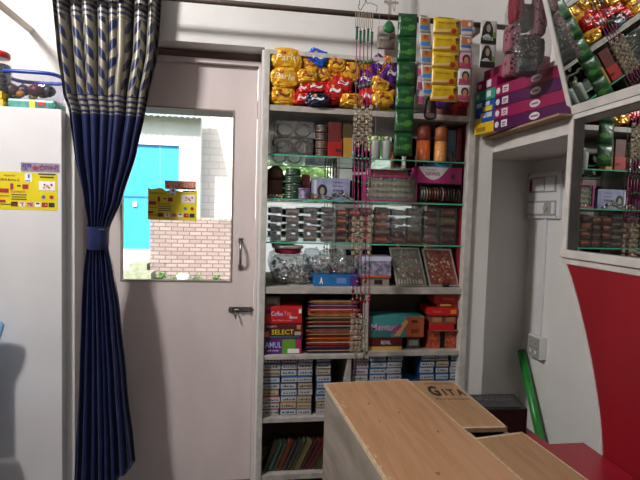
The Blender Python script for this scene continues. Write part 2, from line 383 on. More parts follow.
# jar with a red lid, standing on two yellow boxes
yj = CY+.08; x0, x1, z0, z1 = rect(-14, 52, 11, 90, yj)
for k in range(2):
    za = cz+(k*.036); a_, b_, _, _ = rect(-20, 90, 9.5-k, 98, yj)
    bx = thing('carton', ['lower', 'upper'][k]+' of two yellow cartons under the red-lidded jar', 'carton', ((a_+b_)/2, yj, za), 'yellow cartons under the jar')
    MB().box(a_, b_, yj-.06, yj+.06, za, za+.033, bev=.002).build('box', M('yellow card', 'dcb51e', .5, var=.1), bx)
    MB().box(a_+.02, b_-.01, yj-.0615, yj-.0602, za+.008, za+.022).build('label_print', M('cream label', 'e9dfa4', .5), bx)
r_ = (x1-x0)/2; xj = (x0+x1)/2; zj = cz+.072
j = thing('jar', 'clear jar of black beads with a red lid at left edge', 'jar', (xj, yj, zj))
hh = z1-zj-.028
MB().lathe([(r_*.92, 0), (r_, .01), (r_, hh-.02), (r_*.8, hh)], (xj, yj, zj), 28).build('glass_body', clear('jar glass', (.96, .96, .97), .1, frost=.05), j)
mb = MB()
for k in range(6):
    z = zj+.004+k*.021; mb.lathe([(r_*.9, z), (r_*.93, z+.003), (r_*.93, z+.014), (r_*.88, z+.018)], (xj, yj, 0), 24)
mb.build('contents', M('black beads', '0e0d14', .25, c2='2c2a3c', vs=100), j)
mb = MB()
for k in range(5): mb.ball((xj+r_*.35, yj-r_*.9, zj+.02+k*.022), .004, 0, 6, 5)
mb.build('white_spots', pr_wh, j)
MB().lathe([(r_*.86, 0), (r_*.9, .003), (r_*.9, .022), (r_*.8, .027)], (xj, yj, zj+hh), 28).build('lid', M('red lid', 'b5152a', .35), j)
# ------------------------------------------------------------------ curtain
def curtain():
    YC = -.075
    prof = [(-40, 50, 164), (0, 53, 161), (50, 57.5, 158), (98, 64, 148), (112, 69.5, 145.5), (150, 74, 137.5), (200, 84, 122), (226, 88, 110), (236, 88, 108), (246, 87, 109), (270, 84, 114), (310, 81.5, 120), (380, 78.5, 127), (450, 75.5, 133), (500, 73, 136)]
    rows = []
    for (py, l, r) in prof: rows.append((atY((l+r)/2, py, YC).z, atY(l, py, YC).x, atY(r, py, YC).x))
    rows.sort(key=lambda t: t[0])
    def edge(z):
        if z <= rows[0][0]: return rows[0][1:]
        for a_, b_ in zip(rows, rows[1:]):
            if a_[0] <= z <= b_[0]:
                f = (z-a_[0])/(b_[0]-a_[0]); f = f*f*(3-2*f)*.3+f*.7
                return a_[1]+(b_[1]-a_[1])*f, a_[2]+(b_[2]-a_[2])*f
        return rows[-1][1:]
    ztie = atY(98, 236, YC).z; zb_ = atY(95, 482, YC).z; zt_ = 2.95
    c = thing('curtain', 'navy blue curtain with silver leaf-patterned top, tied at its middle', 'curtain', (atY(98, 400, YC).x, YC, 0))
    NU, NV = 260, 150; bm = bmesh.new(); uv = None; grid = []; UVs = {}
    folds = 8.5; rnd = random.Random(3); ph = [rnd.uniform(-.6, .6) for _ in range(12)]
    zmin = .12
    for jv in range(NV+1):
        z = zmin+(zt_-zmin)*jv/NV; l, r = edge(z); w = r-l; row = []
        near = math.exp(-((z-ztie)/.12)**2)
        amp = (.028+.012*max(0, min(1, (z-1.9)/.5)))*(1-.45*near)
        for iu in range(NU+1):
            u = iu/NU
            uu = u+.018*math.sin(2*math.pi*u*2+ph[0])+.012*math.sin(2*math.pi*3.3*u+ph[1]+z*.4)
            p_ = 2*math.pi*folds*uu+ph[2]+.25*math.sin(z*2.2+u*5)
            yy = amp*math.sin(p_)+.010*math.sin(p_*.37+z*1.3+1)*(1-near)+.004*math.sin(z*14+u*20)*near
            xx = l+w*(u+.030*math.sin(p_+1.57)*(1-.5*near)*min(1, 6*u, 6*(1-u)))
            if z < ztie-.03 and u > .78: yy -= .012*(u-.78)/.22
            zz = z
            if jv == 0: zz = z+(.12*max(0, (u-.55))/.45)
            elif z < .5: zz = z+(.12*max(0, (u-.55))/.45)*(1-(z-zmin)/(.5-zmin))
            v = bm.verts.new((xx, YC+yy, zz)); row.append(v); UVs[v] = (u*1.35, z)
        grid.append(row)
    lay = bm.loops.layers.uv.new('UVMap')
    for a_ in range(NV):
        for b_ in range(NU):
            f = bm.faces.new((grid[a_][b_], grid[a_][b_+1], grid[a_+1][b_+1], grid[a_+1][b_])); f.smooth = True
            for lp in f.loops: lp[lay].uv = UVs[lp.vert]
    mb = MB(); mb.bm.free(); mb.bm = bm
    zA, zB, zC, zD = atY(105, 115, YC).z, atY(105, 96, YC).z, atY(105, 20, YC).z, atY(105, -10, YC).z
    m = bpy.data.materials.new('navy satin with silver weave'); m.use_nodes = True; nt = m.node_tree; G.nt = nt
    b = nt.nodes['Principled BSDF']; b.inputs['Roughness'].default_value = .33; b.inputs['Sheen Weight'].default_value = .1
    uvn = nt.nodes.new('ShaderNodeUVMap'); uvn.uv_map = 'UVMap'; sp = nt.nodes.new('ShaderNodeSeparateXYZ'); nt.links.new(uvn.outputs[0], sp.inputs[0])
    U, V = G(sp.outputs[0]), G(sp.outputs[1])
    def leaf(u0, v0, du, dv, ang, a, bb):
        x = (U*(1/du)+u0).frac()*du-du/2; y = (V*(1/dv)+v0).frac()*dv-dv/2
        c_, s_ = math.cos(ang), math.sin(ang)
        X = x*c_+y*s_; Y = y*c_-x*s_
        return ((X*(1/a))*(X*(1/a))+(Y*(1/bb)).abs()).lt(1.0)
    du = .15
    du = .17
    L = leaf(.12, 0, du, .082, 1.0, .041, .0155).mx(leaf(-.14, .5, du, .082, 2.14, .041, .0155))
    wob = U+G.op('SINE', V*38.0)*.006
    L = L.mx(((wob*(1/du)+.5).frac()-.5).abs().lt(.022)).mx(leaf(.5, .3, du, .16, 1.4, .034, .011))
    stripe = (V*(1/.024)).frac().lt(.45)
    inband = V.gt(zA)
    inleaf = V.gt(zB)*V.lt(zC)
    pat = inleaf*L+(1-inleaf)*stripe                      # 1 = navy inside the band
    silver = inband*(1-pat)
    mx = nt.nodes.new('ShaderNodeMix'); mx.data_type = 'RGBA'; nt.links.new(silver.s, mx.inputs[0])
    mx.inputs[6].default_value = (*lin('0f1b4a'), 1); mx.inputs[7].default_value = (*lin('8c8676'), 1)
    nt.links.new(mx.outputs[2], b.inputs['Base Color'])
    mt = silver*.25; nt.links.new(mt.s, b.inputs['Metallic'])
    mb.build('cloth', m, c)
    # tie band
    l, r = edge(ztie); mb = MB(); n = 40; cxx = (l+r)/2; rings = []
    for k, z in enumerate((ztie-.055, ztie-.05, ztie-.02, ztie+.03, ztie+.05)):
        k2 = (.98, 1.02, 1.04, 1.05, 1.0)[k]
        rings.append([mb.bm.verts.new((cxx+(r-l)/2*1.06*k2*math.cos(i*2*math.pi/n), YC+.047*k2*math.sin(i*2*math.pi/n), z+.008*math.sin(i*2*math.pi/n))) for i in range(n)])
    for a_, b_ in zip(rings, rings[1:]):
        for i in range(n): mb.bm.faces.new((a_[i], a_[(i+1) % n], b_[(i+1) % n], b_[i])).smooth = True
    tb = mb.build('tie_band', M('navy satin', '0f1b4a', .4, bump=.2, bs=30), c)
    q = atY(101.5, 229.5, YC-.05); MB().box(q.x-.012, q.x+.012, YC-.053, YC-.050, q.z-.003, q.z+.003).build('clip', steel, tb)
    # rod above the frame
    rd = thing('curtain_rod', 'brown rod carrying the navy curtain, above the door', 'rod', (-.5, YC, zt_))
    mb = MB(); mb.tube([(-1.1, YC, zt_+.01), (-.1, YC, zt_+.01)], .012, 10); mb.build('pole', raildk, rd)
    for xx in (-1.05, -.15): MB().box(xx-.01, xx+.01, YC, -.0005 if xx > -.5 else .3295, zt_, zt_+.02).build('bracket', dsteel, rd)
curtain()
# ------------------------------------------------------------------ display shelf
sh = thing('display_shelf', 'built-in wall display shelf with glass and white boards', 'shelf', ((SL+SR)/2, 0, 0))
SD = .30
mb = MB(); zf = ztop
mb.box(SL, SL2, -.018, .03, 0, zf, bev=.003); mb.box(SR2, SR, -.018, .03, 0, zf, bev=.003); mb.box(SL2, SR2, -.018, .03, zf-.022, zf, bev=.003)
mb.build('frame', frame_p, sh)
MB().box(SL, SL2-.004, .031, SD, 0, zf-.001).build('side_panel', frame_p, sh)
tag(MB().box(SR2+.006, SR-.001, .031, SD, 0, zf-.001).build('side_panel', M('red painted shelf side', '9c2436', .5, var=.1), sh), 'red painted inner side')
MB().box(SL2-.003, SR2+.005, SD-.01, SD, zs['b1'], zf-.001).build('mirror_back', mirror, sh)
MB().box(SL2-.003, SR2+.005, SD-.01, SD, 0, zs['b1']-.001).build('back_panel', M('brown shelf back', '5d4a42', .7, var=.2), sh)
for k in ('g1', 'g2', 'g3'):
    g = MB().box(SL2-.002, SR2+.004, .012, SD-.012, zs[k]-.007, zs[k]).build('glass_shelf', shelfglass, sh)
    MB().box(SL2-.002, SR2+.004, .008, .0118, zs[k]-.007, zs[k]).build('glass_edge', gedge, g)
bd = M('worn white board', 'b9b3ab', .5, var=.25, vs=20)
def board(k, t, xa=SL2-.002, xb=SR2+.004): MB().box(xa, xb, -.012, SD-.012, zs[k]-t, zs[k], bev=.002).build('shelf_board', bd, sh)
XD = atY(366, 330).x
board('top', .028); board('b1', .034)
board('b2', .022, SL2-.002, XD-.013); board('b2r', .026, XD+.013); zs['b3r'] = zs['b3']
board('b3', .024); board('b4', .03)
MB().box(XD-.012, XD+.012, -.008, SD-.012, zs['b2r']+.001, zs['b1']-.035, bev=.002).build('divider', bd, sh)
XE = atY(348.5, 380).x
MB().box(XE-.011, XE+.011, -.006, SD-.012, zs['b3']+.001, min(zs['b2']-.023, zs['b2r']-.027), bev=.002).build('divider', bd, sh)
# ------------------------------------------------------------------ foil packs on the top board
FC = {'y': ('golden yellow', 'dc9612', 'f0bf3e'), 'r': ('red', 'b8121c', 'd83a3a'), 'b': ('bright blue', '1c48b4', '2b6ad8'), 'n': ('dark navy', '10142e', '2c3656'), 'p': ('purple', '3a1468', '7a3aa0'), 'o': ('orange', 'c8701c', 'e8a03c'), 'm': ('multicoloured orange', 'c05a20', 'e0b040')}
def foil(kind): return M('foil '+kind, FC[kind][1], .25, .25, c2=FC[kind][2], vs=35, bump=.5, bs=50)
def pack(px0_, py0_, px1_, py1_, kind, label, Y=.07, tilt=0., D=.11, word=None, group='foil snack packs on the top shelf board', wm=None):
    Y -= .028; x0, x1, z0, z1 = rect(px0_, py0_, px1_, py1_, Y); w, h = (x1-x0)/2*1.08, (z1-z0)/2*1.08; c = Vector(((x0+x1)/2, Y, (z0+z1)/2))
    r = thing('snack_pack', label, 'snack pack', (c.x, c.y, z0), group)
    bm = bmesh.new(); bmesh.ops.create_icosphere(bm, subdivisions=4, radius=1)
    sd = random.random()*50
    R_ = Matrix.Rotation(tilt, 3, 'Y')
    for v in bm.verts:
        p = v.co.copy(); q = Vector([math.copysign(abs(t)**.55, t) for t in p]); q *= .93
        nz = noise.fractal(p*1.6+Vector((sd, 0, 0)), .6, 2.2, 3)*.12
        cr = abs(noise.noise(p*3.2+Vector((sd, 5, 0))))*.14
        q *= 1+nz-cr
        v.co = c + R_ @ Vector((q.x*w, q.y*D/2, q.z*h))
    for f in bm.faces: f.smooth = (random.random() < .0)
    bvh = BVHTree.FromBMesh(bm)
    # crimped end seals
    mb = MB(); mb.bm.free(); mb.bm = bm
    o = mb.build('foil_bag', foil(kind), r)
    mb = MB()
    if word: text(word, w*1.25, h*.5, Vector((c.x, c.y, c.z+h*.05)), wm or pr_wh, r, bvh=bvh, rot=tilt, name='lettering', shear=.2)
    else: text('~', w*.9, h*.5, Vector((c.x, c.y, c.z)), wm or (pr_wh if kind in 'rbnp' else pr_br), r, bvh=bvh, name='printed_swirl')
    q = Vector((c.x-w*.2, c.y, c.z+h*.42)); pts = []
    for a_ in range(10):
        p = q+Vector((math.cos(a_*math.pi/5)*w*.13, 0, math.sin(a_*math.pi/5)*h*.16)); hit = bvh.ray_cast(p-Vector((0, .5, 0)), Vector((0, 1, 0)))
        pts.append((hit[0] if hit[0] else p)-Vector((0, .0015, 0)))
    mb.bm.faces.new([mb.bm.verts.new(p) for p in pts]); mb.build('printed_spot', pr_red if kind in 'yom' else M('gold ink', 'd8a83c', .4), r)
    return r
packs = [
 (272, 50, 301, 72, 'y', 'large yellow snack pack, topmost of the three at the left post', .05, 'Parle', .06), (271, 69, 298, 90, 'y', 'large yellow snack pack, middle of the three at the left post', .05, 'Parle', -.06), (270, 88, 295, 106, 'y', 'large yellow snack pack lying at the far left of the top board', .06, None, .05),
 (307, 51, 327, 68, 'b', 'bright blue snack pack on top of the yellow ones', .06, None, .35), (300, 60, 319, 75, 'y', 'yellow pack just left of and below the bright blue pack', .07, None, .1), (297, 71, 316, 85, 'y', 'yellow pack touching the middle large yellow pack, above the reds', .05, None, 0), (314, 67, 328, 84, 'y', 'yellow pack directly under the bright blue pack', .08, None, -.4), (327, 58, 345, 74, 'y', 'yellow pack right of the bright blue pack', .06, None, .1), (323, 72, 338, 85, 'y', 'small yellow pack wedged above the middle red packs', .09, None, .3), (339, 63, 358, 84, 'y', 'bulky yellow pack left of the bead strands', .07, None, -.2),
 (295, 84, 308, 96, 'r', 'small red pack beside the lowest large yellow pack', .07, None, 0), (304, 83, 326, 95, 'r', 'long red pack above the dark navy pack', .06, None, -.1), (324, 84, 343, 101, 'r', 'round red pack right of the dark navy pack', .05, None, .1), (332, 77, 351, 94, 'r', 'topmost shiny red pack near the bead strands', .06, None, .2), (294, 94, 308, 105.5, 'r', 'small red pack left of the dark navy pack on the board', .05, None, 0), (305, 94.5, 328, 107, 'n', 'dark navy pack lying on the board among the reds', .03, None, 0), (326, 97, 343, 107, 'r', 'flat red pack lying on the board, partly hidden', .09, None, 0), (341, 95, 361, 107, 'y', 'small yellow pack at the front edge by the bead strands', .03, None, 0),
 (352, 55, 372, 74, 'm', 'orange patterned pack behind the bead strands, topmost', .08, None, .2), (354, 72, 374, 90, 'p', 'purple pack behind the bead strands', .08, None, 0), (358, 89, 374, 107, 'r', 'red pack low behind the bead strands', .08, None, 0), (371, 56, 384, 74, 'p', 'purple pack standing aslant right of the bead strands', .06, None, .5), (378, 57, 391, 78, 'o', 'orange pack standing aslant between two purple ones', .06, None, .4), (381, 65, 398, 86, 'p', 'purple and blue pack touching the green sachet strip', .05, None, .5), (370, 78, 388, 95, 'y', 'gold crumpled pack below the slanting packs', .06, None, .2), (373, 92, 392, 107, 'y', 'gold pack on the board right of the bead strands', .04, None, 0), (386, 91, 400, 104, 'o', 'orange pack behind the green sachet strip', .07, None, 0), (391, 98, 406, 108, 'b', 'small blue pack at the foot of the green sachet strip', .05, None, 0),
 (436, 94, 450, 107, 'p', 'small violet pack behind the yellow sachet strip foot', .07, None, 0), (452, 98, 466, 108, 'r', 'red flat pack at the right end of the top board', .08, None, 0)]
for (a_, b_, c_, d_, k, lb, Y, wd, tl) in packs: pack(a_-1, b_-.5, c_+1, d_+.5, k, lb, Y, tl, word=wd, wm=M('pale print', 'f3e2b0', .4) if wd else None)
# ------------------------------------------------------------------ generic carton
def carton(px0_, px1_, z0, h, Y, mat, label, cat='carton', name='carton', depth=.1, group=None, words=(), blocks=(), bev=.0012, py=None, lid=None):
    """box whose front face is at y=Y between two pixel columns; words / blocks in 0..1 face units"""
    pyy = py if py else 240
    x0 = atY(px0_, pyy, Y).x; x1 = atY(px1_, pyy, Y).x
    r = thing(name, label, cat, ((x0+x1)/2, Y+depth/2, z0), group)
    MB().box(x0, x1, Y, Y+depth, z0, z0+h, bev=bev).build('box', mat, r)
    Wd = x1-x0
    mats = []; mb = MB()
    for (u, v, w, hh_, m) in blocks:
        if m not in mats: mats.append(m)
        lay = .0008+.0005*len(mats)
        mb.box(x0+(u-w/2)*Wd, x0+(u+w/2)*Wd, Y-lay, Y-.0002, z0+(v-hh_/2)*h, z0+(v+hh_/2)*h, mats.index(m))
    if blocks: mb.build('printed_panel', mats, r)
    for (s, u, v, w, hh_, m) in words:
        text(s, w*Wd, hh_*h, Vector((x0+u*Wd, Y-.0042, z0+v*h)), m, r)
    return r
def zh(px, py0_, py1_, Y): return atY(px, py0_, Y).z-atY(px, py1_, Y).z
def Mx(c, r=.5, **k): return M('card '+c, c, r, **k)
# row 6 left: three printed boxes + small box + coloured packets
zt = zs['b2']; Yf = .012
h1 = zh(285, 339.5, 354.5, Yf)
pur = Mx('5a1c78'); grn = Mx('5f9a2e'); gold = Mx('e0d020'); mar = Mx('561018'); redc = Mx('c2161e')
carton(264.5, 304, zt+.0005, h1, Yf, pur, 'purple and green printed box, lowest of the stack by the left post', blocks=((.68, .5, .34, .96, grn), (.93, .5, .14, .96, Mx('a02858')), (.8, .2, .3, .28, pr_wh)), words=(('AMUL', .28, .62, .42, .38, M('pale blue ink', 'b8c8f0', .5)), ('soft candy', .27, .24, .3, .14, pr_wh)), depth=.2)
z = zt+h1+.001; h2 = zh(285, 324, 339.5, Yf)
carton(264.5, 305, z, h2, Yf, mar, 'dark maroon box marked SELECT, middle of the printed box stack', blocks=((.55, .13, .75, .12, Mx('3c5a70')), (.9, .75, .1, .26, Mx('c8863c')), (.88, .35, .16, .22, Mx('b8b0a8')), (.1, .3, .12, .34, Mx('b87838'))), words=(('Coat\'s', .22, .83, .26, .14, M('pale pink ink', 'e8b8b8', .5)), ('SELECT', .5, .45, .55, .32, gold)), depth=.2)
z += h2+.001; h3 = zh(285, 307, 323.5, Yf)
carton(264.5, 304, z, h3, Yf, redc, 'bright red box with white script, topmost of the printed box stack', blocks=((.12, .7, .13, .26, Mx('46246e')), (.95, .72, .07, .26, pr_wh)), words=(('Coffee', .36, .58, .3, .28, Mx('c8c0e8')), ('Yes', .62, .6, .18, .28, Mx('e89090')), ('Bite', .78, .36, .2, .16, pr_wh), ('fun filled sweet', .5, .18, .5, .1, Mx('e89090'))), depth=.2)
z += h3+.001
carton(266, 281.5, z, zh(275, 297.5, 306.5, Yf), Yf+.02, Mx('4a4034'), 'small dark box with grey panel resting on the red script box', blocks=((.5, .5, .7, .5, Mx('6e6a5a')),), depth=.08)
strip_c = ['3a3440', '24304a', 'a0322c', '8c3a20', '7a1420', '8c6a50', '2a2838', '6a1a28', '2c4020', 'b87848', 'c0401c', '4a2a6e', '8a5a30']
names_c = ['charcoal', 'dark blue', 'brick red', 'rust brown', 'maroon', 'tan', 'blackish blue', 'wine red', 'olive green', 'sandy', 'flame orange', 'violet', 'bronze']
z = zt+.0008; n = len(strip_c); tot = zh(330, 302, 355, .02)
for k in range(n):
    hk = tot/n-.0006; x0 = atY(304.8+.8*random.random()+(2 if k > 8 else 0), 330, .02).x+.004; x1 = atY(361-1.2*random.random()-(3 if k > 10 else 0), 330, .02).x
    r = thing('flat_packet', names_c[k]+' flat packet in the pile right of the red box', 'packet', ((x0+x1)/2, .1, z), 'pile of flat cloth packets')
    bm = bmesh.new(); mb = MB(); mb.bm.free(); mb.bm = bm
    N = 14; sag = .0025*math.sin(k*2.1)
    top, bot = [], []
    for i in range(N+1):
        f = i/N; x = x0+(x1-x0)*f; e = min(1, 6*min(f, 1-f)+.25); wz = 0
        top.append([bm.verts.new((x, .012+yy*.17, z+hk*(.5+.46*e)+wz)) for yy in (0, 1)]); bot.append([bm.verts.new((x, .012+yy*.17, z+hk*(.5-.46*e)+wz)) for yy in (0, 1)])
    for i in range(N):
        bm.faces.new((top[i][0], top[i+1][0], top[i+1][1], top[i][1])); bm.faces.new((bot[i][0], bot[i][1], bot[i+1][1], bot[i+1][0]))
        bm.faces.new((top[i][0], bot[i][0], bot[i+1][0], top[i+1][0])); bm.faces.new((top[i][1], top[i+1][1], bot[i+1][1], bot[i][1]))
    for i in (0, N): bm.faces.new((top[i][0], top[i][1], bot[i][1], bot[i][0]))
    mb.build('folded_cloth', Mx(strip_c[k], .35, var=.4, vs=40), r)
    MB().box(x0+.01, x1-.02, .0105, .0118, z+hk*.62, z+hk*.8).build('edge_stripe', Mx(['b89a70', '8a2030', 'c8b8a0', 'd08030'][k % 4]), r)
    z += hk+.0006
# row 6 right
zt = zs['b2r']
hA = zh(388, 338, 350.5, .012)
carton(369, 406, zt+.0006, hA, .012, mar, 'long maroon and yellow box under the teal box', blocks=((.5, .14, .98, .3, Mx('c8a050')),), words=(('ROYAL', .55, .62, .26, .3, pr_wh),), depth=.16)
carton(411, 424, zt+.0006, zh(418, 339, 350, .03), .03, Mx('4c4640'), 'small grey box right of the maroon and yellow box', blocks=((.5, .55, .7, .5, Mx('a8a49c')),), depth=.08)
tl = Mx('3f8f90', var=.1); r_t = carton(369, 427.5, zt+hA+.0015, zh(398, 317, 338, .01), .010, tl, 'teal and orange printed box with pink lettering', blocks=((.84, .5, .31, .98, Mx('a8532c')), (.22, .16, .4, .3, Mx('2c6a66')), (.83, .75, .1, .14, Mx('5c2014')), (.85, .3, .14, .18, Mx('7a3018'))), words=(('Mentus', .3, .5, .44, .32, Mx('d8a0c8')),), depth=.15)
x0 = atY(369, 330, .01).x; x1 = atY(427.5, 330, .01).x; wd = x1-x0; zc = zt+hA+.0015; hh = zh(398, 317, 338, .01)
mb = MB(); mb.prism([(x0+wd*u, .0065, zc+hh*v) for (u, v) in ((.42, .05), (.52, .05), (.66, .75), (.62, .85), (.56, .7))], (0, .001, 0)); mb.build('printed_hand', Mx('d8a070'), r_t)
mb = MB(); mb.prism([(x0+wd*u, .0055, zc+hh*v) for (u, v) in ((.30, .2), (.5, .35), (.56, .6), (.5, .62), (.4, .4))], (0, .001, 0)); mb.build('printed_ribbon', Mx('a83c78'), r_t)
rb = Mx('b8281c', var=.2, vs=50); rb2 = Mx('8a2a20', c2='c06038', vs=60)
z = zt+.0006; hB = zh(447, 331, 349, .02)
r = carton(431.5, 461.5, z, hB, .03, rb2, 'open red carton, lowest of the red stack at right', depth=.16, blocks=((.5, .5, .16, .94, black),))
xa, xb = atY(430, 330, .01).x, atY(462, 330, .01).x
MB().prism([(xa, .005, z+hB+.001), (xb, .005, z+hB+.001), (xb, .03, z+hB+.004), (xa, .03, z+hB+.004)], (0, 0, .0015)).build('flap', Mx('8a4a40'), r)
z += hB+.006
for (a_, b_, hp, lb, cc_, bl) in ((433, 458, 5.5, 'flat red box lying on the open carton', redc, ()), (434, 447, 9, 'small brown packet, left of a pair, in the red stack', Mx('8a5038', var=.3, vs=50), ((.5, .5, .7, .5, Mx('b07850')),)), (447.5, 460, 9, 'small brown packet, right of a pair, in the red stack', Mx('8a5038', var=.3, vs=50), ((.5, .5, .7, .5, Mx('a87048')),))):
    h_ = zh(447, 320, 320+hp, .02)
    carton(a_, b_, z, h_, .02, cc_, lb, depth=.12, blocks=bl)
    if hp != 9: z += h_+.001
z += zh(447, 320, 329, .02)+.001
h_ = zh(447, 310, 317, .01)
carton(432, 461, z, h_, .008, redc, 'orange-red printed box with yellow oval, second from top of the red stack', blocks=((.85, .5, .2, .6, Mx('d88828')), (.3, .5, .3, .3, Mx('d84838'))), depth=.14); z += h_+.001
h_ = zh(447, 301, 310, .03)
carton(440, 461, z, zh(447, 304, 308, .03), .035, Mx('7a1a14'), 'thin dark red box with yellow strip near top of the red stack', blocks=((.4, .5, .5, .5, Mx('c8a040')),), depth=.12); z += zh(447, 304, 308, .03)+.001
carton(437, 461, z, min(zh(447, 296, 304, .03), zs['b1']-.036-z), .03, rb, 'topmost crimson carton of the red stack at right', blocks=((.6, .5, .5, .3, Mx('d85040')),), depth=.12)
# row 7: small white and blue cartons
wl = M('white carton label', 'c6c4c2', .55, c2='b0b0b4', vs=120); wl2 = Mx('c0b090', c2='a89878', vs=90)
bases = {'b': ('blue', Mx('235f96')), 'r': ('red', Mx('a82834')), 'g': ('green-topped', Mx('3f8a3a')), 'n': ('brown', Mx('7a6a50')), 'o': ('orange', Mx('c87828')), 'v': ('mauve', Mx('8a7888'))}
ordn = ['topmost', 'second from top', 'third from top', 'fourth from top', 'fifth from top', 'sixth from top', 'seventh from top', 'eighth from top', 'lowest']
def small_carton(px0_, px1_, z, h, key, label, Y):
    cn, m = bases[key]
    x0 = atY(px0_, 390, Y).x; x1 = atY(px1_, 390, Y).x; j = random.uniform(-.0035, .0035); x0 += j; x1 += j; Y += random.uniform(-.004, .004)
    r = thing('small_carton', label, 'carton', ((x0+x1)/2, Y+.05, z), 'small medicine-like cartons on the lower shelf')
    MB().box(x0, x1, Y, Y+.1, z, z+h, bev=.0008).build('box', m, r)
    lb = wl2 if key in 'no' else wl; off = (x1-x0)*.035
    o = MB().box(x0+off, x1-.001, Y-.0012, Y-.0002, z+h*(.08 if key != 'b' else .08), z+h*(.84 if key != 'b' else random.choice((.76, .84)))).build('label_panel', lb, r)
    mb = MB(); w = x1-x0; ch = M('carton print', '3c4458', .5)
    u = .14
    while u < .85:
        ww = random.uniform(.04, .14); mb.box(x0+w*u, x0+w*(u+ww), Y-.002, Y-.0013, z+h*.3, z+h*random.uniform(.45, .6)); u += ww+random.uniform(.03, .08)
    mb.build('print', ch, o)
cols = [(262, 279.5, 'rbnbbnrrr', 'first column from the left post'), (280.5, 296.5, 'rbbbbbbob', 'second column from the left post'), (297.5, 312, 'vvvbnvnnv', 'third column from the left post'), (316, 330.5, 'bbnbbbbnv', 'fourth column, left of the counter corner')]
for (a_, b_, keys, cn) in cols:
    n = len(keys); zlo = zs['b3']+.0005; H = zh(290, 358.5, 417.5, .02); hk = H/n
    for k in range(n):
        key = keys[n-1-k]; small_carton(a_, b_, zlo+k*hk, hk-.0008, key, '%s small %s carton, %s' % (ordn[n-1-k] if n-1-k < n-1 else 'lowest', bases[key][0], cn), .02)
colsR = [(352, 367.5, 'vvvvvvvvv', 'patterned first column right of the lower divider'), (369, 385, 'bbbbbbbbb', 'second column right of the lower divider'), (386, 401, 'bbbbbbbbb', 'third column right of the lower divider'), (403.5, 418, 'bbbbb', 'short fourth column right of the lower divider'), (419, 433, 'bbbbnbbbb', 'fifth column right of the lower divider'), (434.5, 447, 'bnbbbbvbb', 'sixth column right of the lower divider'), (449, 461.5, 'bbvbbbbnb', 'last column by the right post')]
hk = zh(400, 357, 414, .02)/9
for (a_, b_, keys, cn) in colsR:
    n = len(keys)
    for k in range(n):
        t_ = n-1-k; key = keys[t_]
        small_carton(a_, b_, zs['b3']+.0005+k*hk, hk-.0008, key, '%s small %s carton, %s' % (ordn[t_] if k else 'lowest', bases[key][0], cn), .02)
# row 8: thin books leaning to the right
bc = ['1d3a2c', '16504a', '2c3024', '8a2a1c', '1d2230', '2a2a2c', '4a5a34', '8a7a50', '3a1c20', '5a1420', '6a1c28', '3c4a2a', '7a6a48', '2c1c1c', '6a2424', '4a2c50']
bn = ['dark green', 'teal', 'olive black', 'brick red', 'blue-black', 'charcoal', 'moss green', 'khaki', 'dark brown', 'maroon', 'wine red', 'leaf green', 'buff', 'near-black', 'rust red', 'plum']
zb = zs['b4']+.0008; zt = atY(300, 440, .02).z; xL = atY(263.5, 455, .02).x; xR = atY(345, 455, .02).x
for k in range(16):
    f = k/16; th = (xR-xL-.05)/16; hB = (zt-zb)*(.92+.12*random.random()); tl = .36+.012*k
    xb = xL+.0+(xR-xL-.05)*f; r = thing('thin_book', bn[k]+' thin book leaning in the row on the bottom shelf', 'book', (xb, .11, zb), 'leaning books on the bottom shelf')
    r.rotation_euler = (0, 0, 0)
    def sk(x, z): return (xb+x*math.cos(tl)+z*math.sin(tl), zb+z*math.cos(tl)-x*math.sin(tl)+th*.9*math.sin(tl))
    def slab(xa, xb2, za, zb2, y0_, y1_):
        p = [sk(xa, za), sk(xb2, za), sk(xb2, zb2), sk(xa, zb2)]; return MB().prism([(q[0], y0_, q[1]) for q in p], (0, y1_-y0_, 0))
    t_ = th*.8*math.cos(tl)
    slab(0, t_*.25, 0, hB, .02, .085).build('cover', Mx(bc[k], .4), r); slab(t_*.75, t_, 0, hB, .02, .085).build('cover', Mx(bc[k], .4), r)
    slab(t_*.27, t_*.73, .002, hB-.004, .024, .083).build('pages', Mx('8a7f6a' if k % 3 else bc[(k+3) % 16], .8, var=.3, vs=200, stretch=(20, 1, 1)), r)
# ------------------------------------------------------------------ row 5: bags, frames, boxes (stand on board b1)
zt = zs['b1']+.0006
def crinkle_bag(x0, x1, y0, y1, z0, z1, root, name='plastic_bag', m=film, sub=4, pw=.6, amp=.10):
    bm = bmesh.new(); bmesh.ops.create_icosphere(bm, subdivisions=sub, radius=1); sd = random.random()*40
    c = Vector(((x0+x1)/2, (y0+y1)/2, (z0+z1)/2))
    for v in bm.verts:
        p = v.co.copy(); q = Vector([math.copysign(abs(t)**pw, t) for t in p])*.96
        q *= 1+noise.fractal(p*2.2+Vector((sd, 0, 0)), .6, 2.1, 4)*amp-abs(noise.noise(p*4+Vector((0, sd, 0))))*amp
        v.co = Vector((c.x+q.x*(x1-x0)/2, c.y+q.y*(y1-y0)/2, max(z0, c.z+q.z*(z1-z0)/2)))
    mb = MB(); mb.bm.free(); mb.bm = bm; return mb.build(name, m, root)
x0, x1, z0, z1 = rect(270, 252, 313, 288, .08)
r = thing('plastic_bag', 'large crinkled clear bag with silver trinkets at left of its shelf', 'bag', ((x0+x1)/2, .09, zt))
crinkle_bag(x0, x1, .03, .20, zt, zt+(z1-z0)*.86, r, 'film')
mb = MB()
for k in range(46):
    p = (random.uniform(x0+.015, x1-.02), random.uniform(.06, .16), zt+random.uniform(.012, .10)); mb.ball(p, random.uniform(.006, .013), random.choice((0, 0, 1, 2)), 6, 5, (1, 1, .6))
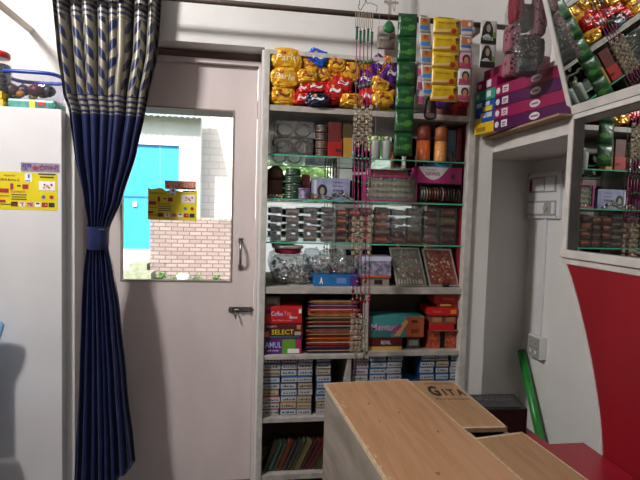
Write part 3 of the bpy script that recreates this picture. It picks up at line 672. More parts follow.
mb.build('trinkets', [M('silver trinket', 'b5b0a8', .3, .7), M('tan trinket', '9a7a60', .4), M('dark trinket', '3a3436', .4)], r)
MB().box(x0+.04, x0+.085, .034, .040, zt+.004, zt+.022, bev=.003).build('black_clip', black, r)
p = atY(288, 253, .08)
r = thing('round_box', 'round pink box with clear lid lying on the clear bag', 'box', (p.x, .10, zt+(z1-z0)*.86))
za = zt+(z1-z0)*.845
MB().lathe([(.058, 0), (.068, .006), (.07, .026)], (p.x, .10, za), 28, sy=.8).build('body', M('magenta plastic', 'b3254c', .35), r)
MB().lathe([(.078, .027), (.082, .03), (.082, .038), (.074, .042)], (p.x, .10, za), 28, sy=.8).build('lid', M('milky pink lid', 'c9b4b4', .3), r)
x0, x1, z0, z1 = rect(314, 276, 360, 287, .02)
carton(314, 358, zt, z1-z0, .02, Mx('1c6aa8'), 'long bright blue box at the front under a clear bag', depth=.12, blocks=((.62, .5, .22, .5, Mx('6a8ac8')), (.9, .5, .18, .9, Mx('3a3a8a'))), words=(('A', .16, .5, .08, .6, pr_wh),), py=282)
zb5 = zt+(z1-z0)+.001
for k, (a_, b_, c_, d_, lb) in enumerate(((312, 332, 257, 277, 'left of two crinkled clear bags on the blue box'), (330, 358, 258, 277, 'right of two crinkled clear bags on the blue box, by the beads'))):
    x0, x1, z0, z1 = rect(a_, c_, b_, d_, .06)
    r = thing('plastic_bag', lb, 'bag', ((x0+x1)/2, .07, zb5), 'clear bags on the blue box')
    crinkle_bag(x0, x1, .03, .12, zb5, zb5+z1-z0, r, 'film', amp=.2)
    mb = MB()
    for q in range(22): mb.ball((random.uniform(x0+.015, x1-.015), random.uniform(.05, .1), zb5+random.uniform(.008, .05)), random.uniform(.005, .010), random.choice((0, 1, 2, 3)), 6, 5)
    mb.build('trinkets', [M('silver trinket', 'b5b0a8'), M('red trinket', 'a8384a', .4), M('green trinket', '3f7a58', .4), M('dark trinket', '3a3436')], r)
r = carton(361, 391, zt+zh(375, 280, 288, .03), zh(375, 258, 280, .03), .03, M('violet photo print', '5c5870', .4, c2='a8a2bc', vs=45), 'pale violet photo-printed box lying above an orange stripe', depth=.1, py=270, blocks=((.5, .88, .98, .2, Mx('c8cce0')), (.5, .06, .98, .1, Mx('b85020'))))
carton(362, 389, zt, zh(375, 280, 288, .03)-.001, .035, Mx('968a80', var=.2, vs=40), 'low tan box with black clip under the violet photo box', depth=.09, py=284, blocks=((.6, .5, .3, .6, black),))
# two tilted framed cards
def slanted(px0_, px1_, py0_, lean, label, kind):
    a_ = atY(px0_, 288, .03); b_ = atY(px1_, 288, .03); h = zh((px0_+px1_)/2, py0_, 288, .05); L = h/math.cos(lean)
    r = thing('jewellery_card', label, 'card', ((a_.x+b_.x)/2, .05, zt), 'boxed jewellery cards leaning on the middle shelf')
    Tm = Matrix.Translation(((a_.x), .03, zt+.004)) @ Matrix.Rotation(-lean, 4, 'X'); w = b_.x-a_.x
    sh_ = -.035
    def bx(m, u0, u1, v0, v1, d0, d1, mi=0):
        pts = [(u0*w+sh_*v0, d0, v0*L), (u1*w+sh_*v0, d0, v0*L), (u1*w+sh_*v1, d0, v1*L), (u0*w+sh_*v1, d0, v1*L)]
        n0 = len(m.bm.verts); m.prism(pts, (0, d1-d0, 0), mi); m.bm.verts.ensure_lookup_table()
        for v in m.bm.verts[n0:]: v.co = Tm @ v.co
    m = MB(); bx(m, 0, .04, 0, 1, 0, .012); bx(m, .96, 1, 0, 1, 0, .012); bx(m, .04, .96, .96, 1, 0, .012); bx(m, .04, .96, 0, .03, 0, .012); m.build('frame', M('grey box rim', '9c968c', .4), r)
    m = MB(); bx(m, .04, .96, .03, .96, .006, .010)
    m.build('card', M('grey silver card' if kind == 0 else 'deep red card', '5a5652' if kind == 0 else '6e1c20', .5, c2='76736e' if kind == 0 else '84302a', vs=60), r)
    m = MB(); rnd = random.Random(5+kind)
    for i in range(60 if kind == 0 else 75):
        u, v = rnd.uniform(.1, .85), rnd.uniform(.06, .9); s1, s2 = rnd.uniform(.03, .07), rnd.uniform(.03, .06)
        if kind == 0 and v > .45: s1 *= .5
        bx(m, u, u+s1, v, v+s2, .0035, .006, rnd.randrange(3))
    if kind == 0:
        for i in range(9): bx(m, .08+i*.095, .08+i*.095+.045, .05, .16, .003, .006, 1)
    m.build('jewellery', [M('gold jewel', 'b88c40', .35, .2), M('pale jewel', 'c8c0b4', .3, .2), M('red jewel', 'a82430' if kind else 'a85a3a', .4)], r)
    m = MB(); bx(m, .04, .96, .03, .96, -.002, -.001); m.build('clear_cover', clear('card film', (1, 1, 1), .06, frost=.0, rough=.08, bump=.25), r)
slanted(397, 427, 251, .25, 'grey card of silver jewellery leaning behind clear film', 0)
slanted(430, 459, 252, .25, 'red card of gold jewellery leaning behind clear film', 1)
r = thing('black_clip', 'small black clip standing before the red jewellery card', 'clip', (atY(446, 286, .015).x, .013, zt))
q = atY(446, 286, .012); mb = MB(); mb.box(q.x-.018, q.x+.018, .006, .020, zt, zt+.016, bev=.003); mb.build('body', black, r)
mb = MB()
for s_ in (-1, 1): mb.box(q.x+s_*.012-.004, q.x+s_*.012+.004, .008, .018, zt+.016, zt+.024, bev=.002)
mb.build('jaws', black, r)
# ------------------------------------------------------------------ row 4: clear cases of bangles on glass g3
BR = {'b': ('dark brown', '3a1c18', '52302a'), 'm': ('maroon', '3e151e', '582630'), 't': ('copper-brown', '522a1e', '6e4434'), 'r': ('red and gold', '84201a', '9a5c34'), 'g': ('olive-gold', '564826', '746640'), 'p': ('pinkish red', '66202c', '84403f')}
def bangle_case(px0_, px1_, z, h, key, label, Y=.035, fill=.62):
    x0 = atY(px0_, 222, Y).x; x1 = atY(px1_, 222, Y).x; dp = .075; w = x1-x0
    r = thing('bangle_case', label, 'case of bangles', ((x0+x1)/2, Y+dp/2, z), 'clear cases of bangles on the glass shelf')
    MB().box(x0, x1, Y, Y+dp, z, z+h, bev=.002).build('clear_case', shell, r)
    m = M('bangles '+key, BR[key][1], .35, .3, c2=BR[key][2], vs=70, stretch=(3, 1, 1))
    n = 7; rad = h*fill/2; zc_ = z+.0012+rad; mb = MB(); prof = []
    L = w*.86
    for i in range(n):
        a_ = i/n*L; b_ = L/n; prof += [(rad*.9, a_+b_*.08), (rad, a_+b_*.3), (rad, a_+b_*.7), (rad*.9, a_+b_*.92)]
    mb.lathe(prof, (0, 0, 0), 16)
    T = Matrix.Translation((x0+w*.07, Y+dp/2, zc_)) @ Matrix.Rotation(math.pi/2, 4, 'Y') @ Matrix.Diagonal((1, min(1.6, dp*.42/rad), 1, 1))
    bmesh.ops.transform(mb.bm, matrix=T, verts=mb.bm.verts); mb.build('bangles', m, r)
    return r
colsB = [(270, 282.5, 'bbbb', .8, 4), (285.5, 300, 'ttbb', .93, 4), (303.5, 318.5, 'bttt', .8, 4), (321, 336, 'bbmtt', .85, 5), (337, 347.5, 'rrrt', .95, 4), (349.5, 360.5, 'rttr', .9, 4), (362, 373.5, 'trrr', .9, 4), (375, 390, 'brrtr', .95, 5), (391.5, 406, 'mbbt', .7, 4), (407.5, 422, 'bggt', .93, 4), (424, 438.5, 'bttt', .7, 4), (442, 456.5, 'pgtm', .9, 4)]
o4 = ['topmost', 'second from top', 'third from top', 'fourth from top', 'lowest']
oc = ['first', 'second', 'third', 'fourth', 'fifth', 'sixth', 'seventh', 'eighth', 'ninth', 'tenth', 'eleventh', 'twelfth']
for ci, (a_, b_, ks, fl, n) in enumerate(colsB):
    H = zh((a_+b_)/2, 207 if ci not in (1, 4, 5) else 210, 244, .05); hk = H/n
    for k in range(n):
        t_ = n-1-k; key = ks[t_]
        bangle_case(a_, b_, zs['g3']+.0005+k*hk, hk-.0006, key, '%s case of %s bangles in the %s column from the left' % (o4[t_] if k else 'lowest', BR[key][0], oc[ci]), fill=fl*random.uniform(.9, 1))
# ------------------------------------------------------------------ row 3 on glass g2
zt = zs['g2']+.0006
def ring_stack(pxc, pw_, z, hs, key_c, label, Y=.06, cat='stack of bangles', n=10, c2=None, sy=1.):
    c = atY(pxc, 190, Y); R_ = (atY(pxc+pw_/2, 190, Y).x-atY(pxc-pw_/2, 190, Y).x)/2
    r = thing('bangle_stack', label, cat, (c.x, Y, z)); prof = []
    for i in range(n):
        a_ = hs*i/n; b_ = hs/n; prof += [(R_*.94, a_+b_*.05), (R_, a_+b_*.3), (R_, a_+b_*.7), (R_*.94, a_+b_*.95)]
    MB().lathe(prof, (c.x, Y, z), 28, sy=sy).build('bangles', Mx(key_c, .35, c2=c2, vs=40), r); return r
hh = zh(277, 165, 198, .06)
r = ring_stack(274, 18, zt, hh*.55, '4a2620', 'tall dark brown stack of bangles by the left post', n=9, sy=.6)
c = atY(275, 190, .06); mb = MB(); mb.lathe([(.042, hh*.56), (.044, hh*.7), (.036, hh*.86), (.018, hh*.97), (.002, hh)], (c.x, .06, zt), 24, sy=.6); mb.build('domed_top', Mx('4c2a22', .5, var=.3, vs=30), r)
c = atY(275, 195, .04)
mb = MB()
for k in range(14): mb.ball((c.x-.035+.0056*k, .025+.006*(k % 2), zt+.006+.004*(k % 3)), .006, k % 2, 6, 5)
tag(mb.build('trinket_heap', [M('silver trinket', 'b5b0a8'), M('gold jewel', 'a8803a')], None, (c.x, .025, zt)), 'low heap of silver and gold trinkets before the brown stack', 'trinkets')
hs = zh(293, 167, 198, .06)
for k in range(4):
    ring_stack(293, 16.5-(1.5 if k == 3 else 0), zt+k*hs/4, hs/4-.003, '24382c', '%s round of dark green bangles in the green pile' % ['lowest', 'second from bottom', 'third from bottom', 'topmost'][k], n=3, c2='3e5a46', sy=.7)
ring_stack(304.5, 12, zt, zh(304, 187, 198, .03), '5c4468', 'short stack of purple and silver bangles beside the green pile', Y=.032, n=5, c2='9a90a8')
carton(302, 310, zt, zh(306, 173, 198, .1), .09, Mx('8a3038'), 'small upright red box behind the purple bangles', depth=.03, py=185)
r = carton(312, 350, zt, zh(330, 176, 198, .07), .075, M('lavender card', '8a90b4', .4, c2='a4aac8', vs=20), 'pale lavender box with a dark round picture and small print', depth=.06, py=187)
x0 = atY(312, 187, .075).x; x1 = atY(350, 187, .075).x; w = x1-x0; hL = zh(330, 176, 198, .07)
mb = MB(); mb.prism([(x0+w*.27+.026*math.cos(a_*math.pi/10), .0735, zt+hL*.42+.034*math.sin(a_*math.pi/10)) for a_ in range(20)], (0, .001, 0)); mb.build('round_picture', Mx('2c2c34'), r)
mb = MB(); mb.prism([(x0+w*.27+.012*math.cos(a_*math.pi/10), .072, zt+hL*.40+.02*math.sin(a_*math.pi/10)) for a_ in range(20)], (0, .001, 0)); mb.build('pale_centre', Mx('a09890'), r)
mb = MB(); mb.box(x0+w*.05, x0+w*.12, .0735, .0745, zt+hL*.1, zt+hL*.9); mb.build('white_strip', Mx('d8dae0'), r)
for k in range(3):
    text(['bangles', 'fancy', 'set'][k], w*.28, hL*.1, Vector((x0+w*.68, .0735, zt+hL*(.82-k*.18))), Mx('6a3a6a'), r)
def trinket_heap(pa, pb, Y, hgt, label, cols_, n=30, z=None):
    z = zt if z is None else z; a_ = atY(pa, 195, Y).x; b_ = atY(pb, 195, Y).x; mb = MB(); rnd = random.Random(int(pa))
    for k in range(n):
        f = rnd.random(); hx = hgt*(1-(2*f-1)**2)*rnd.uniform(.3, 1); rad = rnd.uniform(.004, .008)
        mb.ball((a_+(b_-a_)*f, Y+rnd.uniform(-.008, .008), z+rad*.7+hx), rad, rnd.randrange(len(cols_)), 6, 5, (1.3, 1, .7))
        if k % 3 == 0:
            p = Vector((a_+(b_-a_)*f, Y-.008, z+rad*.7+hx)); mb.tube([p+Vector((math.cos(t)*.009, 0, math.sin(t)*.007)) for t in [q*math.pi/4 for q in range(9)]], .0015, 5, rnd.randrange(len(cols_)), caps=False)
    mats = [M('silver trinket', 'b5b0a8'), M('gold jewel', 'a8803a'), M('dark trinket', '3a3436'), M('red jewel', 'a82430')]
    tag(mb.build('trinket_heap', [mats[i] for i in cols_], None, ((a_+b_)/2, Y, z)), label, 'trinkets')
trinket_heap(312, 330, .028, .018, 'heap of mixed gold trinkets before the lavender box', (0, 1, 2))
trinket_heap(330, 352, .030, .040, 'higher grey heap of chains at the right end of the lavender box', (0, 2, 0), 50)
# pink framed ring tray, tilted up on its edge
x0, x1, z0, z1 = rect(363.5, 172.5, 417.5, 199, .03); H = z1-z0; w = x1-x0; fw = .011
pk = M('pink tray rim', 'a83a72', .45, var=.15, vs=30)
r = thing('ring_tray', 'upright pink-rimmed tray with rows of rings, behind the thin string', 'tray', ((x0+x1)/2, .04, zt))
mb = MB(); mb.box(x0, x0+fw, .03, .048, zt, zt+H, bev=.001); mb.box(x1-fw, x1, .03, .048, zt, zt+H, bev=.001); mb.box(x0+fw, x1-fw, .03, .048, zt, zt+fw); mb.box(x0+fw, x1-fw, .03, .048, zt+H-fw*.8, zt+H); mb.build('rim', pk, r)
MB().box(x0+fw, x1-fw, .04, .046, zt+fw, zt+H-fw*.8).build('foam', M('grey foam', '8f9284', .9, var=.15, vs=60), r)
for i in range(4):
    for jx in range(11):
        c = Vector((x0+fw+.012+(w-2*fw-.024)*jx/10, .036, zt+fw+.014+(H-2*fw-.024)*i/3)); mb = MB()
        mb.tube([c+Vector((math.cos(t*math.pi/4)*.0062, 0, math.sin(t*math.pi/4)*.0062)) for t in range(9)], .0016, 5, 0, caps=False); mb.ball(c+Vector((0, -.003, .006)), .0035, 1, 6, 5)
        tag(mb.build('finger_ring', [M('silver trinket', 'b5b0a8'), [M('stone white', 'd8d4cc', .2), M('stone teal', '5a8a7a', .2), M('stone gold', 'a8803a')][(i*3+jx) % 3]], None, (c.x, c.y, c.z-.006)),
            'finger ring in the %s row of the pink-rimmed tray, %s from the left' % (['lowest', 'third', 'second', 'top'][i], ['first', 'second', 'third', 'fourth', 'fifth', 'sixth', 'seventh', 'eighth', 'ninth', 'tenth', 'eleventh'][jx]), 'ring', 'rings in the pink-rimmed tray')
carton(369, 408, zt+.001, zh(390, 166.5, 199, .075)-.002, .075, Mx('5c1c28', c2='7a3040', vs=80), 'long maroon patterned box standing behind the ring tray', depth=.03, py=180)
# open box with bangles + magenta printed box on it
hb = zh(440, 184, 203, .03)
r = thing('bangle_box', 'low open box of upright bangles at right of the ring tray', 'box', (atY(441, 195, .06).x, .08, zt))
x0 = atY(420, 195, .03).x; x1 = atY(461, 195, .03).x
mb = MB(); mb.box(x0, x1, .13, .134, zt, zt+hb); mb.box(x0, x0+.003, .03, .13, zt, zt+hb); mb.box(x1-.003, x1, .03, .13, zt, zt+hb); mb.box(x0+.003, x1-.003, .03, .13, zt, zt+.004); mb.box(x0, x1, .03, .134, zt+hb, zt+hb+.003); mb.build('case', Mx('3a2a28'), r)
rnd = random.Random(2)
for k in range(15):
    xx = x0+.010+(x1-x0-.02)*k/14; c = Vector((xx, .068, zt+hb*.48)); R_ = hb*.40
    mb = MB(); mb.tube([c+Vector((0, math.cos(t*math.pi/8)*R_, math.sin(t*math.pi/8)*R_)) for t in range(17)], .0036, 6, 0, caps=False)
    cc_ = rnd.choice([('silver', 'a8a298'), ('maroon', '6a2030'), ('bronze', '7a6040'), ('dark grey', '4a4648')])
    tag(mb.build('bangle', Mx(cc_[1], .3, metal=.5), None, (c.x, c.y, zt+hb*.06)), '%s upright bangle, %s from the left in the low open box' % (cc_[0], (oc+['thirteenth', 'fourteenth', 'fifteenth'])[k]), 'bangle', 'upright bangles in the low box')
mg = Mx('a02868'); zz = zt+hb+.004; hN = zh(440, 167.5, 184, .03)
r = carton(417.5, 461.5, zz, hN, .025, mg, 'magenta and white printed box on the open bangle box', depth=.1, py=177, words=())
x0 = atY(417.5, 177, .025).x; x1 = atY(461.5, 177, .025).x; w = x1-x0
pts = [(x0+w*.02, zz+hN*.98)] + [(x0+w*(.02+.66*t), zz+hN*(.98-.78*math.sin(math.pi*min(1, t*1.0))**.8*(1-.0*t))) for t in (.1, .25, .4, .55, .7, .85)] + [(x0+w*.7, zz+hN*.98)]
MB().prism([(p[0], .0235, p[1]) for p in pts], (0, .0012, 0)).build('white_swoosh', Mx('c8c2c4'), r)
text('NAVRAS', w*.32, hN*.26, Vector((x0+w*.34, .0222, zz+hN*.58)), Mx('8a1c58'), r); text('bangles', w*.22, hN*.12, Vector((x0+w*.32, .0222, zz+hN*.82)), Mx('8a1c58'), r)
MB().prism([(x0+w*.8+.012*math.cos(t*math.pi/8), .0235, zz+hN*.45+.012*math.sin(t*math.pi/8)) for t in range(16)], (0, .001, 0)).build('emblem', Mx('6a2c4c'), r)
carton(409, 417, zt, zh(413, 172, 203, .13), .15, Mx('d0d4d8'), 'narrow white box standing behind the tray and magenta box', depth=.02, py=185)
carton(428, 452, zz+hN+.0005, zh(440, 162, 166, .05), .05, Mx('3a8ab0'), 'flat pale blue box on top of the magenta printed box', depth=.08, py=165)
# ------------------------------------------------------------------ row 2 on glass g1
zt = zs['g1']+.0006
x0, x1, z0, z1 = rect(274, 119, 313, 153, .05)
for half, (za, zb_) in enumerate(((zt, zt+(z1-z0)*.5), (zt+(z1-z0)*.5+.001, z1+(zt-z0)))):
    r = thing('bangle_packet', ['clear packet of dark bangles standing on the glass, lower of two', 'clear packet of dark bangles on top of its twin'][half], 'packet', ((x0+x1)/2, .06, za), 'clear packets of dark bangles')
    rad = (zb_-za)*.44
    for sx_ in (.27, .73):
        cxx = x0+(x1-x0)*sx_; mb = MB()
        for q in range(5): mb.tube([Vector((cxx+math.cos(t*math.pi/10)*rad*1.05, .035+q*.011, za+(zb_-za)/2+math.sin(t*math.pi/10)*rad*.9)) for t in range(21)], .0048, 6, q % 2, caps=False)
        mb.build('bangle_coil', [M('dark coil', '33302f', .3, .4), M('brown coil', '4a3834', .3, .4)], r)
    MB().box(x0, x1, .028, .088, za, zb_-.001, bev=.004).build('film', clear('milky film', (.9, .9, .9), .12, frost=.10, fc=(.45, .43, .4), rough=.15, bump=.6), r)
for k in range(4):
    ring_stack(320.5, 13.5, zt+k*zh(320, 121, 153, .05)/4, zh(320, 121, 153, .05)/4-.002, ['4a3028', '6a4436', '3a2c2c', '2c2a2c'][k], '%s round of brown bangles right of the dark bangle packets' % ['lowest', 'second from bottom', 'third from bottom', 'topmost'][k], n=3, c2='6a5a50')
rp2 = Mx('a81c1c'); 
carton(328, 342, zt, zh(335, 139, 154, .03), .03, rp2, 'squat red box with a dark emblem on the top glass shelf', depth=.06, py=146, blocks=((.75, .45, .4, .2, Mx('3a1a1a')),))
carton(328.5, 341.5, zt+zh(335, 139, 154, .03)+.001, zh(335, 119, 139, .03), .035, Mx('6a2420', var=.2), 'dark red upright box standing on the squat red box', depth=.05, py=130)
carton(343.5, 352, zt, zh(348, 134, 154, .03), .035, Mx('b88a34'), 'mustard box left of the bead strands', depth=.05, py=145)
carton(343, 352.5, zt+zh(348, 134, 154, .03)+.001, zh(348, 117, 134, .03), .04, Mx('4c4028'), 'dark olive box on the mustard box', depth=.05, py=126)
def bottle(px0_, px1_, py0_, c, cap, label, capx=2, Y=.06, ribs=False, pyb=157):
    x0, x1, z0, z1 = rect(px0_, py0_, px1_, pyb, Y); R_ = (x1-x0)/2; H = z1-z0; cx = (x0+x1)/2
    r = thing('bottle', label, 'bottle', (cx, Y, zt))
    MB().lathe([(R_*.82, 0), (R_*.88, .003), (R_, H*.72), (R_*.96, H*.8), (R_*.5, H*.86)], (cx, Y, zt), 20).build('body', c, r)
    MB().lathe([(R_*.42, 0), (R_*.42, H*.13), (R_*.36, H*.15)], (cx, Y, zt+H*.865), 14).build('cap', cap, r)
fb = M('frosted white plastic', '9aa29c', .4); cap = M('pale yellow cap', 'c2c090', .4)
bottle(370, 381, 134, fb, cap, 'left of two frosted bottles behind the thin string'); bottle(381.5, 392, 134, fb, cap, 'right of two frosted bottles, next to green sachets')
og = M('orange beads', 'c8481c', .3, c2='e07a38', vs=120, coat=.5); og2 = M('amber beads', 'd0803c', .3, c2='e8a868', vs=120, coat=.5)
def tall_jar(px0_, px1_, pym, pyt, c, topc, label):
    x0, x1, z0, z1 = rect(px0_, pym, px1_, 160, .05); R_ = (x1-x0)/2; cx = (x0+x1)/2; H = z1-z0; H2 = zh(px0_, pyt, 160, .05)
    r = thing('jar', label, 'jar', (cx, .05, zt))
    MB().lathe([(R_*.9, .001), (R_*.95, .004), (R_*.95, H)], (cx, .05, zt), 20).build('contents', c, r)
    MB().lathe([(R_*.96, H+.001), (R_*.96, H2-.012), (R_*.8, H2-.008)], (cx, .05, zt), 20).build('upper_wrap', topc, r)
    MB().lathe([(R_*.85, 0), (R_*.85, .009), (R_*.8, .011)], (cx, .05, zt+H2-.0075), 20).build('lid', Mx('5a2c24'), r)
tall_jar(416.5, 430, 140, 124, og, Mx('7c3424'), 'tall jar of orange beads right of the green sachet strip')
tall_jar(434, 446.5, 140, 124, og2, Mx('a05a2c'), 'tall jar of amber beads between orange jar and blue box')
carton(447.5, 456, zt, zh(450, 127, 160, .07), .07, Mx('4a6a80'), 'slim grey-blue upright box at right of the top glass shelf', depth=.04, py=145)
mb = MB(); c = atY(452, 152, .03); mb.lathe([(.02, 0), (.022, .003), (.022, .02), (.012, .03), (.018, .04), (.006, .052)], (c.x, .03, zt), 16)
tag(mb.build('small_pot', Mx('3c2c30', .3), None, (c.x, .03, zt)), 'small dark pot before the slim grey-blue box', 'pot')
carton(457, 462, zt, zh(458, 125, 160, .06), .06, Mx('6a1c24'), 'narrow dark red box against the right shelf side', depth=.05, py=145)
# ------------------------------------------------------------------ rail with hanging goods
RY = -.16
ra = atY(170, -2, RY); rb_ = atY(508, 27.5, RY); zr = (ra.z+rb_.z)/2
rl = thing('hanging_rail', 'long brown rail in front of the wall carrying the sachet strips', 'rail', (rb_.x, RY, zr))
MB().tube([(-1.2, RY, zr), (1.358, RY, zr)], .0125, 12).build('pole', raildk, rl)
for xx in (-1.15, atY(478, 30, RY).x):
    MB().box(xx-.012, xx+.012, RY, -.0015 if xx > 0 else .3285, zr-.035, zr-.0125).build('bracket', M('pale bracket', 'b5aaa0', .6), rl)
def sachet_strip(px0_, px1_, pytop, pybot, n, label, face, Y=RY-.02, skew=0., art=None, thick=.008, cat='sachet strip', m2=None):
    """a strip of n perforated sachets hanging over the rail"""
    xa = atY(px0_, (pytop+pybot)/2, Y).x; xb = atY(px1_, (pytop+pybot)/2, Y).x; zT = atY(px0_, pytop, Y).z; zB = atY(px0_, pybot, Y).z
    r = thing('sachet_strip', label, cat, ((xa+xb)/2, Y, zB), 'sachet strips on the rail')
    hs = (zT-zB)/n; w = xb-xa
    for k in range(n):
        z1 = zT-k*hs; z0 = z1-hs; xo = skew*(zT-z1); rnd = random.Random(k+int(px0_)); tw = rnd.uniform(-.006, .006)
        mb = MB(); N, V_ = 7, 7; g = []
        for side in (-1, 1):
            gg = []
            for j_ in range(V_+1):
                v = j_/V_; row = []
                for i in range(N+1):
                    u = i/N; b = (max(0, math.sin(math.pi*u))*max(0, math.sin(math.pi*v)))**.5
                    row.append(mb.bm.verts.new((xa+xo+w*u+skew*(1-v)*hs, Y+side*thick*b+tw*(u-.5)+.0015*side, z0+.0008+(hs-.0016)*v)))
                gg.append(row)
            g.append(gg)
            for j_ in range(V_):
                for i in range(N):
                    q = [gg[j_][i], gg[j_][i+1], gg[j_+1][i+1], gg[j_+1][i]]
                    mb.bm.faces.new(q if side < 0 else list(reversed(q))).smooth = True
        A, B = g
        for i in range(N): mb.bm.faces.new((A[0][i], B[0][i], B[0][i+1], A[0][i+1])); mb.bm.faces.new((A[V_][i], A[V_][i+1], B[V_][i+1], B[V_][i]))
        for j_ in range(V_): mb.bm.faces.new((A[j_][0], A[j_+1][0], B[j_+1][0], B[j_][0])); mb.bm.faces.new((A[j_][N], B[j_][N], B[j_+1][N], A[j_+1][N]))
        bvh = BVHTree.FromBMesh(mb.bm)
        s_ = mb.build('sachet', face if not isinstance(face, list) else face[k % len(face)], r)
        if art: art(s_, k, xa+xo, w, z0, hs, Y-thick-.003, bvh)
    # folded header over the rail
    mb = MB(); mb.box(xa+w*.2, xb-w*.2, RY-.0150, RY-.0122, min(zT-.004, zr-.02), max(zr+.0155, zT-.002)); mb.box(xa+w*.2, xb-w*.2, RY-.0150, RY+.016, zr+.0123, zr+.0150); 
    mb.build('header_fold', face if not isinstance(face, list) else face[0], r)
    return r
def flat(mb, pts, bvh, mi, lift=.0012):
    """a printed patch laid onto the curved sachet face"""
    pts = [Vector(p) for p in pts]; lift = lift+(.0006 if pts[0].y < PY0[0] else 0)
    def pr(p):
        h = bvh.ray_cast(Vector((p.x, p.y-.3, p.z)), Vector((0, 1, 0))); return mb.bm.verts.new((h[0] if h[0] else p)-Vector((0, lift, 0)))
    if len(pts) == 4:
        N = 6; a, b, c, d = pts; g = [[pr((a.lerp(b, i/N)).lerp(d.lerp(c, i/N), j_/N)) for i in range(N+1)] for j_ in range(N+1)]
        for j_ in range(N):
            for i in range(N): mb.bm.faces.new((g[j_][i], g[j_][i+1], g[j_+1][i+1], g[j_+1][i])).material_index = mi
        return
    cc_ = sum(pts, Vector())/len(pts); ce = pr(cc_); m_ = [pr(cc_.lerp(p, .5)) for p in pts]; o_ = [pr(p) for p in pts]; n = len(pts)
    for k in range(n):
        q = (k+1) % n; mb.bm.faces.new((ce, m_[k], m_[q])).material_index = mi; mb.bm.faces.new((m_[k], o_[k], o_[q], m_[q])).material_index = mi
PY0 = [-9.]
def rectp(x, w, z, h, y, u0, u1, v0, v1): return [(x+w*u0, y, z+h*v0), (x+w*u1, y, z+h*v0), (x+w*u1, y, z+h*v1), (x+w*u0, y, z+h*v1)]
def art_green(s_, k, x, w, z, h, y, bvh):
    g1, g2 = M('lime leaf ink', '3f7f26', .4), M('pale green ink', '4c8442', .4)
    mb = MB(); cx, cz_ = x+w*.68, z+h*.35
    for (dx, dz, a_) in ((0, 0, .3), (.14, .08, -.4), (-.1, .04, 1.0)):
        pts = []
        for t in range(10):
            th = t*2*math.pi/10; X, Z = math.cos(th)*w*.17, math.sin(th)*h*.09; pts.append((cx+dx*w+X*math.cos(a_)-Z*math.sin(a_), y, cz_+dz*h+X*math.sin(a_)+Z*math.cos(a_)))
        flat(mb, pts, bvh, 0)
    for u in (.12, .24, .36): flat(mb, rectp(x, w, z, h, y, u, u+.08, .3, .42), bvh, 1)
    mb.build('leaf_print', [g1, g2], s_)
    text('नीम', w*.45, h*.16, Vector((x+w*.45, y, z+h*.72)), g2, s_, bvh=bvh)
gpk = M('green sachet foil', '0a3c1a', .35, c2='0e5024', vs=30, bump=.4, bs=40)
sachet_strip(396, 414.5, 12.5, 156, 6, 'long dark green strip of sachets with leaf prints', gpk, art=art_green, thick=.010, Y=RY-.022)
def art_or(s_, k, x, w, z, h, y, bvh):
    mb = MB(); flat(mb, rectp(x, w, z, h, y, .12, .88, .45, .88), bvh, 0); flat(mb, rectp(x, w, z, h, y, .12, .88, .18, .42), bvh, 1)
    mb.build('picture_print', [Mx('a8763c'), Mx('3c78b4')], s_)
    mb = MB(); flat(mb, rectp(x, w, z, h, y-.001, .35, .65, .6, .85), bvh, 0, .002); mb.build('face_print', Mx('a03c28'), s_)
sachet_strip(417, 428.5, 16, 96, 5, 'narrow white strip of sachets with small orange pictures', M('white sachet foil', 'b5b0aa', .4, var=.1), art=art_or, thick=.005, skew=.10, Y=RY-.020)
def art_pk(s_, k, x, w, z, h, y, bvh):
    mb = MB(); flat(mb, rectp(x, w, z, h, y, .1, .9, .1, .55), bvh, 0); mb.build('pink_print', Mx('b8487c'), s_)
sachet_strip(416.5, 424, 62, 104, 3, 'small pink and white strip just right of the green strip', Mx('c4bcc0'), art=art_pk, thick=.003, Y=RY-.006)
def art_ye(s_, k, x, w, z, h, y, bvh):
    mb = MB()
    flat(mb, rectp(x, w, z, h, y, .02, .98, .02, .14), bvh, 0)
    flat(mb, [(x+w*.05, y, z+h*.12), (x+w*.55, y, z+h*.16), (x+w*.8, y, z+h*.36), (x+w*.1, y, z+h*.26)], bvh, 1)
    flat(mb, [(x+w*.76+w*.11*math.cos(t*.7854), y, z+h*.24+w*.1*math.sin(t*.7854)) for t in range(8)], bvh, 2, .002)
    flat(mb, [(x+w*.9+w*.07*math.cos(t*.7854), y, z+h*.62+h*.16*math.sin(t*.7854)) for t in range(8)], bvh, 3)
    mb.build('banner_print', [Mx('a87818'), Mx('d8b878'), Mx('a8241c'), Mx('8a4a30')], s_)
    mb = MB(); flat(mb, [(x+w*.9+w*.08*math.cos(t*.7854), y, z+h*.74+h*.1*math.sin(t*.7854)) for t in range(8)], bvh, 0); mb.build('hair_print', Mx('2c1c18'), s_)
    text('गोल्ड क्रीम', w*.6, h*.13, Vector((x+w*.42, y, z+h*.68)), Mx('8a4a10'), s_, bvh=bvh)
sachet_strip(432, 458.5, 17, 101, 5, 'wide yellow strip of sachets with red dots', M('yellow sachet foil', 'cfae14', .35, c2='b8940e', vs=20), art=art_ye, thick=.006, Y=RY-.024)
